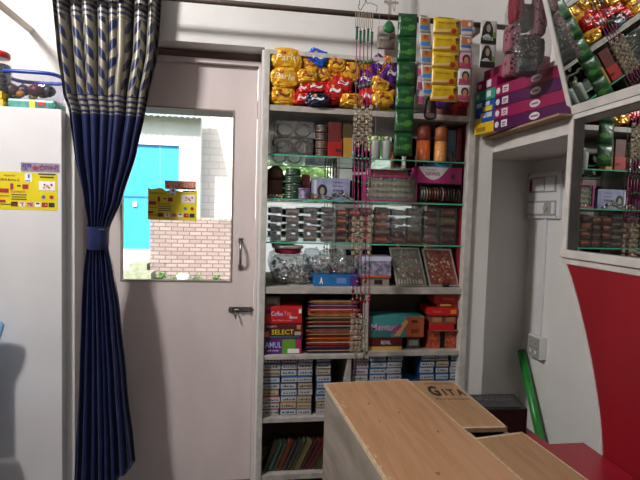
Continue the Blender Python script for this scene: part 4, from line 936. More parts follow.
def art_fc(s_, k, x, w, z, h, y, bvh):
    mb = MB()
    if k < 2:
        flat(mb, rectp(x, w, z, h, y, .1, .9, .45, .92), bvh, 0); flat(mb, rectp(x, w, z, h, y, .1, .9, .25, .42), bvh, 1)
        flat(mb, [(x+w*.68+w*.14*math.cos(t*.7854), y-.0006, z+h*.66+h*.15*math.sin(t*.7854)) for t in range(8)], bvh, 2, .002); mats = [Mx('b0683c'), Mx('3c6a9c'), Mx('d0c4b8')]
    else:
        flat(mb, rectp(x, w, z, h, y, .05, .95, .05, .35), bvh, 0); mats = [Mx('a83c5a')]
    mb.build('picture_print', mats, s_)
    if k >= 2:
        mb = MB(); flat(mb, [(x+w*.55+w*.3*math.cos(t*.63), y, z+h*.55+h*.3*math.sin(t*.63)) for t in range(10)], bvh, 0); hp = mb.build('hair_print', Mx('2a1818'), s_)
        mb = MB(); flat(mb, [(x+w*.55+w*.18*math.cos(t*.63), y-.001, z+h*.48+h*.22*math.sin(t*.63)) for t in range(10)], bvh, 0); o = mb.build('face_print', Mx('b0785c'), s_)
        for v in o.data.vertices: v.co.y -= .0006
sachet_strip(458.5, 471.5, 18.5, 101, 5, 'strip of white and pink sachets with portrait prints', [Mx('c4c0c0'), Mx('c4c0c0'), Mx('b8909c')], art=art_fc, thick=.005, Y=RY-.020)
def art_ns(s_, k, x, w, z, h, y, bvh):
    mb = MB(); flat(mb, [(x+w*a_, y, z+h*b_) for a_, b_ in ((.05, .3), (.12, .7), (.3, .96), (.55, .97), (.72, .7), (.78, .3))], bvh, 0); flat(mb, rectp(x, w, z, h, y, .02, .98, .03, .28), bvh, 0)
    mb.build('hair_print', Mx('1a1616'), s_)
    mb = MB(); flat(mb, [(x+w*.45+w*.13*math.cos(t*.63), y, z+h*.66+h*.17*math.sin(t*.63)) for t in range(10)], bvh, 0); o = mb.build('face_print', Mx('9a8478'), s_)
    for v in o.data.vertices: v.co.y -= .0008
    mb = MB(); flat(mb, [(x+w*.85+w*.13*math.cos(t*.63), y, z+h*.4+h*.13*math.sin(t*.63)) for t in range(10)], bvh, 0); mb.build('leaf_print', Mx('6a8a2a'), s_)
    if k == 0:
        o = text('Nisha', w*.62, h*.16, Vector((x+w*.45, y, z+h*.24)), Mx('b8c4b0'), s_, bvh=bvh)
        for v in o.data.vertices: v.co.y -= .0016
sachet_strip(480, 496, 20, 68, 2, 'hair colour sachets with long dark hair prints, next to the ledge cartons', Mx('b4b0ac'), art=art_ns, thick=.005, Y=RY-.021)
# small things by the rail
q = atY(389, 27, RY-.02)
r = thing('green_pouch', 'small green teardrop pouch hanging under the rail by the green strip', 'pouch', (q.x, RY-.02, q.z-.03))
mb = MB(); mb.lathe([(.008, -.028), (.026, -.02), (.027, 0), (.014, .022), (.004, .03)], q, 16, sy=.45); mb.build('body', Mx('1f6a3c', .4), r)
mb = MB(); mb.tube([(q.x, RY-.02, q.z+.03), (q.x, RY-.014, zr+.0), (q.x, RY-.005, zr+.016)], .0015, 5); mb.build('string', Mx('8a2050'), r)
q0, q1, q2, q3 = rect(377, 22, 394, 50, -.03)
r = thing('paper_packet', 'grey and white crumpled packet behind the green pouch', 'packet', ((q0+q1)/2, -.04, q2))
mb = MB(); mb.box(q0, q1, -.055, -.03, q2, q3-.03, bev=.006); mb.build('body', M('grey brown polythene', '7c6a62', .5, c2='9a8a80', vs=30, bump=.5), r)
mb = MB(); mb.box(q0+.004, q1-.03, -.061, -.056, q2+.04, q3-.035, bev=.002); mb.build('white_slip', Mx('c8c4c0'), r)
q = atY(430, 112, RY+.05); 
r = thing('price_card', 'white card with a black loop hanging below the yellow sachets', 'card', (q.x, RY+.05, q.z))
x0, x1, z0, z1 = rect(425, 113, 437, 120, RY+.05)
MB().prism([(x0, RY+.05, z0), (x1, RY+.05, z0), (x1-.012, RY+.05, z1), (x0+.008, RY+.05, z1)], (0, .0015, 0)).build('card', Mx('b8b4b0'), r)
mb = MB(); mb.tube([Vector((q.x+.028*math.cos(t*math.pi/8), RY+.046, z0+.018+(.1*abs(math.sin(t*math.pi/8)) if t <= 8 else -.014*abs(math.sin(t*math.pi/8))))) for t in range(17)], .005, 6, caps=False)
mb.tube([(q.x, RY+.046, z0+.11), (q.x, RY+.02, zr-.02), (q.x, RY, zr)], .0012, 5); mb.build('loop', Mx('1c1618'), r)
# wires above
q = atY(358, 8, RY)
def wire(pts, Y, c, label, rad=.0016):
    P = [atY(px, py, Y) for px, py in pts]; out = []
    for i in range(len(P)-1):
        for s_ in range(4):
            t = s_/4; p0 = P[max(i-1, 0)]; p1 = P[i]; p2 = P[i+1]; p3 = P[min(i+2, len(P)-1)]
            out.append(.5*((2*p1)+(p2-p0)*t+(2*p0-5*p1+4*p2-p3)*t*t+(3*p1-p0-3*p2+p3)*t**3))
    out.append(P[-1]); o = MB().tube(out, rad, 6).build('wire', Mx(c, .4), None, tuple(out[-1])); tag(o, label, 'wire'); return o
wire([(362, -75), (360, -3), (358.5, 5), (359, 9), (361, 9.5), (363.5, 5), (366, -5), (367, -75)], RY-.004, '26262a', 'thin black wire loop hooked over the rail above the beads')
wire([(372, -60), (366, -3), (371, 3), (377, 6), (376, 12)], RY-.016, '6a3a4c', 'dull pink wire curling to the rail above the beads')
wire([(383, -60), (386, 0), (392, 3), (395, 8), (397, -60)], RY-.016, '8a7a74', 'greyish wire hanging from above beside the green strip')
mb = MB(); q = atY(390, 4, -.10); mb.box(q.x-.007, q.x+.007, -.105, -.098, q.z-.05, ZC-.001); mb.box(q.x-.03, q.x+.04, -.108, -.100, q.z+.002, q.z+.012)
tag(mb.build('hanger_strap', Mx('a89e98'), None, (q.x, -.1, ZC)), 'greyish flat strap coming down to the rail beside the green strip', 'strap')
# ------------------------------------------------------------------ bead strands
mcord = Mx('8a1f5c', .45); bcord = M('beige cord', '9c8c78', .7); gb = M('green bead', '1f6a48', .25, coat=.4); gb2 = M('dark green bead', '16402c', .25, coat=.4)
fil = M('silver gold filigree', 'b4a98f', .22, .6, c2='d8cfb8', vs=90); rbd = M('red bead', '8a1428', .25, coat=.4)
strandsX = [357, 360.5, 364.2, 368, 371.8]; SY = RY-.015
def meshof(fn, name, mats):
    mb = MB(); fn(mb); bmesh.ops.recalc_face_normals(mb.bm, faces=mb.bm.faces); me = bpy.data.meshes.new(name); mb.bm.to_mesh(me); mb.bm.free()
    for m in mats: me.materials.append(m)
    return me
disc = meshof(lambda mb: [mb.ball((0, 0, k*.0085), .0075, 0, 10, 6, (1, 1, .5)) for k in range(7)], 'bead_stack', [gb])
one = meshof(lambda mb: mb.ball((0, 0, 0), .0065, 0, 10, 7), 'bead', [gb]); onr = meshof(lambda mb: mb.ball((0, 0, 0), .008, 0, 10, 7, (1, 1, 1.3)), 'red_bead', [rbd])
def flower(mb):
    for a_ in range(6): mb.ball((.0055*math.cos(a_*math.pi/3), -.003, .0055*math.sin(a_*math.pi/3)), .004, 0, 8, 5, (1, .6, 1))
    mb.ball((0, -.006, 0), .004, 1, 8, 5)
flo = meshof(flower, 'bead_flower', [gb, M('gold jewel', 'a8803a')])
def filig(mb):
    rnd = random.Random(9)
    for k in range(7):
        z = -k*.027
        for a_ in range(5):
            th = a_*1.257+k*.6; mb.ball((.006*math.cos(th), .006*math.sin(th), z), .0032, 0, 6, 4)
            mb.tube([Vector((.006*math.cos(th), .006*math.sin(th), z))+Vector((.003*math.cos(t*1.05), 0, -.010+.008*math.sin(t*1.05))) for t in range(7)], .0013, 4, 0, caps=False)
        mb.ball((0, 0, z-.012), .0045, 0, 6, 4)
fme = meshof(filig, 'filigree', [fil])
for i, px in enumerate(strandsX):
    top = atY(px, 12+i*.6, SY); bot = atY(px-5+i*.4, [352, 372, 350, 360, 348][i], SY)
    nm = ['leftmost', 'second from left', 'middle', 'fourth from left', 'rightmost'][i]
    r = thing('bead_strand', '%s of five magenta bead strands hanging before the shelf' % nm, 'bead strand', (top.x, SY, zr), 'bead strands on the rail')
    zA = atY(px, 28, SY).z
    X = lambda z: top.x+(bot.x-top.x)*(top.z-z)/(top.z-bot.z)
    mb = MB(); mb.tube([(top.x-.004, SY, zA), (top.x-.005, SY, zr), (top.x-.002, RY, zr+.0145), (top.x+.004, RY+.004, zr+.0145)], .0018, 5); mb.tube([(top.x+.004, SY, zA), (top.x+.005, SY, zr), (top.x+.002, RY, zr+.0145)], .0018, 5)
    mb.build('hanging_thread', bcord, r)
    mb = MB(); mb.tube([(X(zA), SY, zA), (X(bot.z), SY, bot.z)], .0022, 6)
    for (p0, p1) in ((140, 162), (164, 188)): za, zb_ = atY(px, p0, SY).z, atY(px, p1, SY).z; mb.tube([(X(za), SY, za), (X(zb_), SY, zb_)], .0042, 7)
    mb.build('cord', mcord, r)
    def put(me, name, py, dx=0., m=None):
        z = atY(px, py, SY).z; o = bpy.data.objects.new(name, me); COL.objects.link(o); o.parent = r; o.location = Vector((X(z)+dx, SY-.004, z))-Vector(r.location); return o
    put(disc, 'bead_stack', 41+[-2, 2, 1, 0, 3][i]); 
    for py in (62, 85): put(flo, 'bead_flower', py+((i*3) % 4)-1)
    for py in (155, 163, 181, 262+i, 268-i): put(one, 'green_bead', py+(i*5) % 4)
    put(fme, 'filigree_pendant', 106+(i % 2)*3, 0)
    if i != 3: put(fme, 'filigree_pendant', 217+(i % 2)*4)
    put(onr, 'red_bead', 291+(i*7) % 11); put(one, 'green_bead', 299-(i*4) % 7)
    if i != 4: put(fme, 'filigree_pendant', 314+(i % 2)*5)
    put(onr, 'red_bead', 285-(i*3) % 5 if i % 2 else 300)
# thin string with tiny beads
p0 = atY(378, 58, SY); p1 = atY(378, 300, SY)
r = thing('thin_string', 'thin pale string with tiny beads right of the magenta strands', 'string', (p0.x, SY, zr))
MB().tube([(p0.x, SY, p1.z), (p0.x, SY, zr), (p0.x, RY, zr+.0135)], .0009, 5).build('thread', bcord, r)
for py in (85, 105, 140, 158, 175): q = atY(378, py, SY); MB().ball((p0.x, SY, q.z), .003, 0, 7, 5).build('tiny_bead', bcord, r)
# ------------------------------------------------------------------ ledge cartons
a0 = math.atan2(.2, 1)
ux = Vector((math.sin(.2), -math.cos(.2), 0)); uy = Vector((math.cos(.2), math.sin(.2), 0)); A0 = Vector((1.118, -.045, 0))
RZ = math.atan2(ux.y, ux.x)
def ledge_box(t0, t1, z, h, c, label, oval=True, square=True, depth=.15, off=0., c2=None, blocks=()):
    o = A0+ux*t0+uy*off; r = thing('long_carton', label, 'carton', (o.x, o.y, z), 'bright cartons on the ledge', rz=RZ)
    L = t1-t0
    m = MB().box(0, L, 0, depth, 0, h, bev=.0015); local(m, r).build('box', Mx(c, .4), r)
    def oval_(cx, cz_, rx, rz_, mat, name, lay):
        m = MB(); m.prism([(cx+rx*math.cos(k*math.pi/12), -.0006-lay, cz_+rz_*math.sin(k*math.pi/12)) for k in range(24)], (0, -.0006, 0)); local(m, r).build(name, mat, r)
    pw = Mx('c8c0c4'); pk_ = Mx('5a1c3c')
    if oval: oval_(L*.58, h*.5, .030, h*.30, pw, 'oval_badge', 0); 
    if oval:
        m = MB(); m.box(L*.58-.02, L*.58+.02, -.0022, -.0013, h*.42, h*.58); local(m, r).build('badge_print', Mx('8a5a74'), r)
    if square:
        oval_(.022, h*.5, .014, h*.28, pw, 'round_badge', 0)
        m = MB(); m.box(.052, .092, -.0012, -.0001, h*.2, h*.82); local(m, r).build('square_label', pw, r)
        m = MB(); m.box(.060, .084, -.002, -.0012, h*.52, h*.62); m.box(.058, .08, -.002, -.0012, h*.34, h*.42); local(m, r).build('label_print', pk_, r)
    for (x0_, x1_, z0_, z1_, c_) in blocks:
        m = MB(); m.box(x0_, x1_, -.0012, -.0001, z0_*h, z1_*h); local(m, r).build('printed_panel', Mx(c_), r)
    return r
hB = .0535
PU, PKc = '461044', '851546'
rowsN = [(PU, 'purple carton with oval badge, lowest of the front stack on the ledge'), (PKc, 'magenta carton with oval badge, second from the bottom of the front ledge stack'), (PU, 'purple carton with oval badge, third from the bottom of the front ledge stack'), (PKc, 'magenta carton, topmost of the front ledge stack')]
for k, (c, lb) in enumerate(rowsN):
    ledge_box(.150, .60, zled+.0005+k*hB, hB-.001, c, lb, off=-.0+.004*((k*3) % 3), depth=.14)
rowsL = [('c8a41c', 'yellow carton, lowest of the rear stack on the ledge', ((.02, .09, .2, .6, '8a6a1c'),)), ('1c4a8a', 'blue and yellow carton, second from bottom of the rear ledge stack', ((.0, .05, .0, .5, 'c8b02c'), (.04, .08, .45, .9, 'b8c8d8'), (.085, .125, .45, .9, 'a8b4c4'))), ('1c4a8a', 'blue and yellow carton, middle of the rear ledge stack', ((.06, .13, .0, .45, 'c8b02c'), (.01, .05, .5, .9, 'b8c8d8'), (.08, .11, .5, .9, 'a8b4c4'))), ('2a8a74', 'teal carton with white label, second from top of the rear ledge stack', ((.012, .03, .3, .7, 'c0c8c4'), (.09, .12, .25, .8, 'c0c8c4'))), (PKc, 'magenta carton with white label, topmost of the rear ledge stack', ((.015, .035, .3, .7, 'c8c0c4'), (.075, .11, .2, .85, 'c8c0c4')))]
for k, (c, lb, bl) in enumerate(rowsL):
    ledge_box(.0, .148, zled+.0005+k*hB, hB-.001, c, lb, False, False, depth=.14, blocks=bl, off=.003*((k*2) % 3))
ledge_box(.0+.02, .33, zled+.0005+5*hB, hB-.001, PKc, 'magenta carton lying highest on the ledge, behind the plastic bag', square=False, depth=.12, off=.03)
# ------------------------------------------------------------------ partition: mirrors and red panel
py_far = atX(565, 200, XP).y; YN = -2.1
zmb = atX(566, 252, XP).z; zmt = atX(568, 116.5, XP).z
yin = atX(579, 200, XP).y
mr = thing('wall_mirror', 'large framed mirror on the right partition, below the tilted one', 'mirror', (XP, (py_far+YN)/2, zmb))
mb = MB(); mb.box(XP-.004, XP+.03, py_far-.028, py_far, zmb, zmt, bev=.003); mb.box(XP-.004, XP+.03, YN, py_far-.028, zmt-.02, zmt, bev=.003); mb.box(XP-.012, XP+.03, YN, py_far+.004, zmb-.022, zmb+.010, bev=.004); mb.box(XP+.0, XP+.03, YN, py_far+.002, zmb-.048, zmb-.024, bev=.004)
mb.build('white_frame', offw, mr)
mb = MB(); mb.box(XP+.001, XP+.028, yin, py_far-.029, zmb+.011, zmt-.021); mb.box(XP+.002, XP+.046, YN, yin-.001, zmt-.045, zmt-.021); mb.build('metal_channel', dsteel, mr)
MB().prism([(XP+.004, yin-.0005, zmb+.011), (XP+.008, yin-.0005, zmb+.011), (XP+.045, YN, zmb+.011), (XP+.041, YN, zmb+.011)], (0, 0, zmt-.057-zmb)).build('glass', mirror, mr)
MB().box(XP+.048, XP+.055, YN, py_far-.002, zmb-.048, zmt).build('backing_board', offw, mr)
# upper mirror tilts forward into the room
z0_ = zmt+.002; LEN = .95
um = thing('tilted_mirror', 'white-framed mirror tilting forward above the wall mirror', 'mirror', (XP, (py_far+YN)/2, z0_))
te = atX(568, 114, XP); TH = .31
def tl_(d, y, s_): return Vector((XP-.004-math.sin(TH)*s_+math.cos(TH)*d, y, z0_+math.cos(TH)*s_+math.sin(TH)*d))
def tbox(m, y0_, y1_, s0, s1, d0, d1): m.prism([tl_(d0, y0_, s0), tl_(d0, y0_, s1), tl_(d1, y0_, s1), tl_(d1, y0_, s0)], (0, y1_-y0_, 0)); return m
m = MB(); tbox(m, py_far-.024, py_far, 0, LEN, 0, .025); tbox(m, YN, py_far-.0245, 0, .032, -.003, .025); tbox(m, YN, py_far-.0245, LEN-.03, LEN, 0, .025); m.build('white_frame', offw, um)
m = MB(); m.prism([tl_(.003, py_far-.0245, .0325), tl_(.003, py_far-.0245, LEN-.031), tl_(.006, py_far-.0245, LEN-.031), tl_(.006, py_far-.0245, .0325)], tl_(.021, YN, .0325)-tl_(.003, py_far-.0245, .0325)); m.build('glass', mirror, um)
m = MB(); tbox(m, YN, py_far-.001, .001, LEN-.001, .0255, .034); m.build('backing_board', M('dark backing', '4a4038', .7), um)
m = MB(); ph = tl_(.035, py_far-.05, LEN-.02); m.tube([ph, (1.359, py_far-.05, ph.z+.1)], .004, 6); m.build('stay_wire', steel, um)
# ledge end wall so the partition carries on behind the mirrors
struct('trim_6', MB().box(XP+.046, BX, YN-2.4, -.645, zbeam, zled-.001), offw)
# red panel with curved white edge
cur = [(567, 263), (572, 278), (579, 303), (586, 332), (592, 360), (597, 390), (601, 420), (603, 446), (603.5, 470)]
P = [atX(a_, b_, XP) for a_, b_ in cur]; zp = zmb-.049
rp = thing('red_partition', 'red laminate partition with curved white edge under the wall mirror', 'partition', (XP, (P[0].y+YN)/2, 0))
pts = [(XP, P[0].y, zp)]+[(XP, p.y, p.z) for p in P[1:]]+[(XP, P[-1].y-.005, .0), (XP, YN-.3, .0), (XP, YN-.3, zp)]
MB().prism(pts, (.030, 0, 0)).build('panel', redp, rp)
mb = MB(); w = .012
L = [(P[0].y, zp)]+[(p.y, p.z) for p in P[1:]]+[(P[-1].y-.005, 0)]
for (ya, za), (yb, zb_) in zip(L, L[1:]): mb.prism([(XP-.003, ya+.001, za), (XP-.003, ya+w+.001, za), (XP-.003, yb+w+.001, zb_), (XP-.003, yb+.001, zb_)], (.036, 0, 0))
mb.build('edge_trim', offw, rp)
# ------------------------------------------------------------------ switch board, conduit, socket
ya = atX(530.5, 195, BX).y; yb = atX(563, 195, BX).y; zt = atX(546, 172.5, BX).z; zb_ = atX(546, 218.5, BX).z
W_, H_ = ya-yb, zt-zb_
sb = thing('switch_board', 'white switch board with two rows of switches on the niche wall', 'switch board', (BX, (ya+yb)/2, zb_))
pl = M('white plastic', 'd8d8da', .35); pl2 = M('switch plastic', '9c9b96', .4)
MB().box(BX-.022, BX-.0005, yb, ya, zb_, zt, bev=.004).build('board', pl, sb)
for row, (v0, v1) in enumerate(((.60, .86), (.10, .34))):
    u0, u1 = (.10, .58) if row == 0 else (.06, .92)
    mm = MB().box(BX-.026, BX-.0225, ya-W_*(.92 if row == 0 else .94), ya-W_*(.08 if row == 0 else .04), zb_+H_*(v0-.04), zb_+H_*(v1+.04), bev=.001).build('module_plate', pl2, sb)
    n = 5 if row == 0 else 8
    for k in range(n):
        c0 = ya-W_*(u0+(u1-u0)*k/n)-.002; c1 = ya-W_*(u0+(u1-u0)*(k+1)/n)+.002
        if row == 0 and k == 0:
            MB().box(BX-.031, BX-.0262, c1, c0, zb_+H_*v0, zb_+H_*v1, bev=.001).build('indicator', Mx('7a1c18', .3), mm)
        elif row == 1 and k == 5:
            MB().tube([(BX-.026, (c0+c1)/2, zb_+H_*.22), (BX-.036, (c0+c1)/2, zb_+H_*.22)], .015, 16).build('regulator_knob', Mx('a8a49c', .4), mm)
        elif row == 1 and k == 6: continue
        else: MB().box(BX-.030, BX-.0262, c1, c0, zb_+H_*v0, zb_+H_*v1, bev=.001).build('switch', pl, mm)
mm = MB().box(BX-.032, BX-.0265, ya-W_*.88, ya-W_*.62, zb_+H_*.58, zb_+H_*.88, bev=.001).build('breaker', pl, sb)
for (u, v) in ((.04, .96), (.96, .96), (.04, .04), (.96, .04)):
    MB().tube([(BX-.0222, ya-W_*u, zb_+H_*v), (BX-.0245, ya-W_*u, zb_+H_*v)], .004, 10).build('screw', steel, sb)
sa = atX(528, 345, BX-.04).y; sb2 = atX(540.5, 345, BX-.04).y; sz1 = atX(534, 335.5, BX-.04).z; sz0 = atX(534, 357.5, BX-.04).z
yc = atX(543.5, 280, BX).y
cn = thing('conduit', 'white cable conduit running from the switch board down to the socket', 'conduit', (BX, yc, sz1))
MB().box(BX-.014, BX-.0005, yc-.014, yc+.014, sz1+.002, zb_-.002, bev=.003).build('channel', pl, cn)
sk_ = thing('socket_box', 'white surface socket box with two outlets behind the green tube', 'socket', (BX, (sa+sb2)/2, sz0))
MB().box(BX-.042, BX-.0005, sb2, sa, sz0, sz1, bev=.004).build('box', pl, sk_)
mm = MB().box(BX-.046, BX-.0425, sb2+.004, sa-.004, sz0+.006, sz1-.006, bev=.001).build('face_plate', pl2, sk_)
for k in range(2):
    yy = sb2+(sa-sb2)*(.3 if k == 0 else .7); zc_ = (sz0+sz1)/2; m = MB()
    for (dy, dz) in ((0, .022), (-.010, -.004), (.010, -.004)): m.tube([(BX-.0462, yy+dy, zc_+dz), (BX-.0472, yy+dy, zc_+dz)], .004, 8)
    m.build('outlet_holes', Mx('2c2a2a'), mm)
    MB().box(BX-.049, BX-.0462, yy-.007, yy+.007, zc_-.036, zc_-.018, bev=.001).build('switch', pl, mm)
# ------------------------------------------------------------------ red counters, black box, tube
ZB = .62
edge = atX(576, 443.5, XP)
yR = atZ(562, 443.5, ZB).y; xl = atZ(549, 443.5, ZB).x-.75
rc = thing('red_counter', 'red-topped counter along the right partition', 'counter', (1.0, (yR+YN)/2, 0))
YE = -.46
e0 = atZ(514, 424, ZB); e1 = atZ(549, 443.5, ZB)
def cdir(px, py): return atZ(px, py, ZT0)
ZT0 = .844
k1_ = atZ(507.5, 427.5, ZT0); k2_ = atZ(588, 480, ZT0); kd = (k2_-k1_).normalized(); bk_ = atZ(452, 381, ZT0)
kk = (k1_-bk_).normalized(); L0 = Vector((bk_.x+.035, bk_.y, 0)); L1 = L0+kd*1.45
mb = MB(); mb.prism([(p[0], p[1], ZB-.03) for p in ((L0.x, YE), (e0.x+.02, YE), (e1.x, yR), (XP-.005, yR), (XP-.005, YN), (L1.x+.03, YN), (L0.x+(L1.x-L0.x)*.5+.03, (L0.y+L1.y)/2))], (0, 0, .03))
mb.build('top', M('red counter top', '9c1c2e', .35, var=.1, vs=5), rc)
mb = MB(); mb.prism([(p[0], p[1], 0) for p in ((L0.x+.03, YE-.03), (e0.x-.02, YE-.03), (e1.x-.02, yR-.03), (XP-.02, yR-.03), (XP-.02, YN+.03), (L1.x+.06, YN+.03), (L0.x+(L1.x-L0.x)*.5+.06, (L0.y+L1.y)/2))], (0, 0, ZB-.031))
mb.build('body', M('dark red board', '5a1420', .6), rc)
bz = ZB+.0005; hbx = .10
q1 = atZ(514, 394, bz+hbx); q2 = atZ(527.5, 409, bz+hbx)
r = thing('black_box', 'black plastic case standing on the red counter behind the plywood', 'box', ((q1.x+q2.x)/2-.1, (q1.y+q2.y)/2, bz))
sh2 = Vector((-.21, .008, 0)); q0 = q1+sh2; q3 = q2+sh2
MB().prism([(q.x, q.y, bz) for q in (q0, q1, q2, q3)], (0, 0, hbx), 0).build('body', black, r)
cc_ = (q0+q1+q2+q3)/4
MB().prism([((cc_+(q-cc_)*.8).x, (cc_+(q-cc_)*.8).y, bz+hbx+.0005) for q in (q0, q1, q2, q3)], (0, 0, .002)).build('top_panel', M('grey black panel', '262829', .4, c2='3c3e40', vs=50), r)
for k in range(6):
    p = q0+(q3-q0)*.35+(q1-q0)*(.2+k*.12); MB().box(p.x-.005, p.x+.005, p.y-.02, p.y-.005, bz+hbx+.0026, bz+hbx+.0045).build('button', Mx('5a5c5e'), r)
# green tube leaning in the niche corner
t_ = atY(521.5, 352, AY-.06); m_ = atY(540, 437, .0); dr = (t_-m_).normalized(); b_ = m_-dr*((m_.z-.012)/dr.z)
r = thing('green_tube', 'long green tube leaning in the niche corner below the socket', 'tube', (b_.x, b_.y, 0))
MB().tube([b_, b_+(t_-b_)*.5, t_], .0235, 18).build('tube', M('green plastic roll', '1f7a2c', .35, c2='2c8a3c', vs=10), r)
MB().tube([t_, t_+dr*.012], [.0235, .019], 18).build('end_cap', M('dark green end', '14501e', .4), r)
# ------------------------------------------------------------------ plywood boxes in the foreground
def wood(name, c, c2, rough=.5, ang=0., sc=1.):
    m = bpy.data.materials.new(name); m.use_nodes = True; nt = m.node_tree; b = nt.nodes['Principled BSDF']; b.inputs['Roughness'].default_value = rough
    tc = nt.nodes.new('ShaderNodeTexCoord'); mp = nt.nodes.new('ShaderNodeMapping'); mp.inputs['Scale'].default_value = (14*sc, 1.3*sc, 10*sc); mp.inputs['Rotation'].default_value = (0, 0, ang)
    nt.links.new(tc.outputs['Object'], mp.inputs[0]); nz = nt.nodes.new('ShaderNodeTexNoise'); nz.inputs['Scale'].default_value = 3; nz.inputs['Detail'].default_value = 8; nz.inputs['Distortion'].default_value = .8
    nt.links.new(mp.outputs[0], nz.inputs[0]); rp = nt.nodes.new('ShaderNodeValToRGB'); rp.color_ramp.elements[0].position = .35; rp.color_ramp.elements[1].position = .62
    rp.color_ramp.elements[0].color = (*lin(c2), 1); rp.color_ramp.elements[1].color = (*lin(c), 1); nt.links.new(nz.outputs[0], rp.inputs[0]); nt.links.new(rp.outputs[0], b.inputs['Base Color']); return m
ply = wood('plywood face', 'b48a68', 'a67a57', .45, .12); ply2 = wood('plywood board', 'a3805f', '95704f', .5, .1); plyg = wood('grey weathered plywood', '8f8378', '71675d', .7, 0, .6)
edgem = M('raw plywood edge', 'cbb594', .7, var=.25, vs=60)
ZT = .85
c0 = atZ(324, 383, ZT); c1 = atZ(407, 378.5, ZT); cL = atZ(386, 480, ZT); cR = atZ(521, 480, ZT)
dirL = (cL-c0).normalized(); wv = Vector((-dirL.y, dirL.x, 0)) if (c1-c0).dot(Vector((-dirL.y, dirL.x, 0))) > 0 else Vector((dirL.y, -dirL.x, 0))
wd = (c1-c0).dot(wv); LN = 1.02
o0 = c0.copy(); o1 = c0+wv*wd; yawp = math.atan2(wv.y, wv.x)
r = thing('plywood_box', 'long plywood box with orange-brown top in the foreground', 'box', ((o0.x+o1.x)/2+dirL.x*LN/2, (o0.y+o1.y)/2+dirL.y*LN/2, 0))
def pl_(a_, b_, s0, s1, z0, z1, mb=None):     # a across (0..wd), s along from back edge
    mb = mb or MB(); f = lambda a, s_: c0+wv*a+dirL*s_
    mb.prism([Vector((f(a_, s0).x, f(a_, s0).y, z0)), Vector((f(b_, s0).x, f(b_, s0).y, z0)), Vector((f(b_, s1).x, f(b_, s1).y, z0)), Vector((f(a_, s1).x, f(a_, s1).y, z0))], (0, 0, z1-z0)); return mb
top = pl_(0.006, wd-.006, .006, LN, ZT-.012, ZT).build('top_panel', ply, r)
m = pl_(0, .0055, 0, LN, ZT-.012, ZT-.0004); pl_(wd-.0055, wd, 0, LN, ZT-.012, ZT-.0004, m); pl_(.006, wd-.006, 0, .0055, ZT-.012, ZT-.0004, m); m.build('top_edge', edgem, r)
pl_(0.004, .016, .003, LN, .0, ZT-.0125).build('side_panel', plyg, r); pl_(wd-.016, wd-.004, .003, LN, .0, ZT-.0125).build('side_panel', plyg, r); pl_(.0165, wd-.0165, .003, .015, 0, ZT-.0125).build('end_panel', plyg, r)
rnd = random.Random(4); mb = MB()
sm = M('dark wood stain', '8a6240', .7)
for (a_, s_, rx) in ((.10, .20, .004), (.15, .12, .003), (.17, .28, .004), (.09, .33, .003), (.23, .42, .004), (.13, .62, .005)):
    c = c0+wv*a_+dirL*s_; pts = [(c.x+rx*math.cos(t*.63)*rnd.uniform(.6, 1.5), c.y+rx*1.6*math.sin(t*.63)*rnd.uniform(.6, 1.3), ZT+.0003) for t in range(10)]; MB().prism(pts, (0, 0, .0004)).build('stain', sm, r)
fk = M('pale paint fleck', 'c0a482', .7)
for k in range(13):
    s_ = .10+.016*k+rnd.uniform(-.004, .004) if k < 8 else .42+.05*(k-8); a_ = .010+rnd.uniform(0, .012) if k < 8 else .006+rnd.uniform(0, .006)
    c = c0+wv*a_+dirL*s_; rx = rnd.uniform(.002, .005); MB().prism([(c.x+rx*math.cos(t*.9), c.y+rx*1.7*math.sin(t*.9), ZT+.0003) for t in range(7)], (0, 0, .0005)).build('paint_fleck', fk, r)
# second crate with two lid boards
ZL = ZT-.006
g0 = atZ(408, 381.5, ZL); g1 = atZ(452, 381, ZL); g2 = atZ(507.5, 427.5, ZL)
cr = thing('plywood_crate', 'lower plywood crate right of the long box, with two lid boards', 'crate', ((g1.x+c1.x)/2, (g1.y+g2.y)/2, 0))
f = lambda px, py: atZ(px, py, ZL)
ga = c0+wv*(wd+.004); 
def cross(sv):     # point along the long box's right side at distance s
    return c0+wv*(wd+.004)+dirL*sv
sA = (g1-c0).dot(dirL); sB = (g2-c0).dot(dirL)
def brd(pts, name, mat, th=.012):
    return MB().prism([(p.x, p.y, ZL-th) for p in pts], (0, 0, th)).build(name, mat, cr)
left_back = cross(max(.0, (g0-c0).dot(dirL))); left_front = cross((f(464, 428.5)-c0).dot(dirL))
gb_ = brd([left_back, g1, g2, left_front], 'lid_board', ply2)
h0 = f(477, 438); h0 = cross((h0-c0).dot(dirL)); h1 = f(522, 432); h1b = f(588, 480); dR = (h1b-h1).normalized(); h2 = h1+dR*.5; h3 = cross((h2-c0).dot(dirL))
brd([h0, h1, h2, h3], 'lid_board', ply2)
# pale sawn edges
def strip(p, q, w, name='sawn_edge'):
    d_ = (q-p).normalized(); n_ = Vector((-d_.y, d_.x, 0))*w
    MB().prism([(v.x, v.y, ZL+.0003) for v in (p, q, q+n_, p+n_)], (0, 0, .0006)).build(name, edgem, cr)
strip(g1, g2, -.004); strip(g2, left_front, -.009); strip(left_back, g1, -.004); strip(h1, h0, .009); strip(h1, h2, -.004)
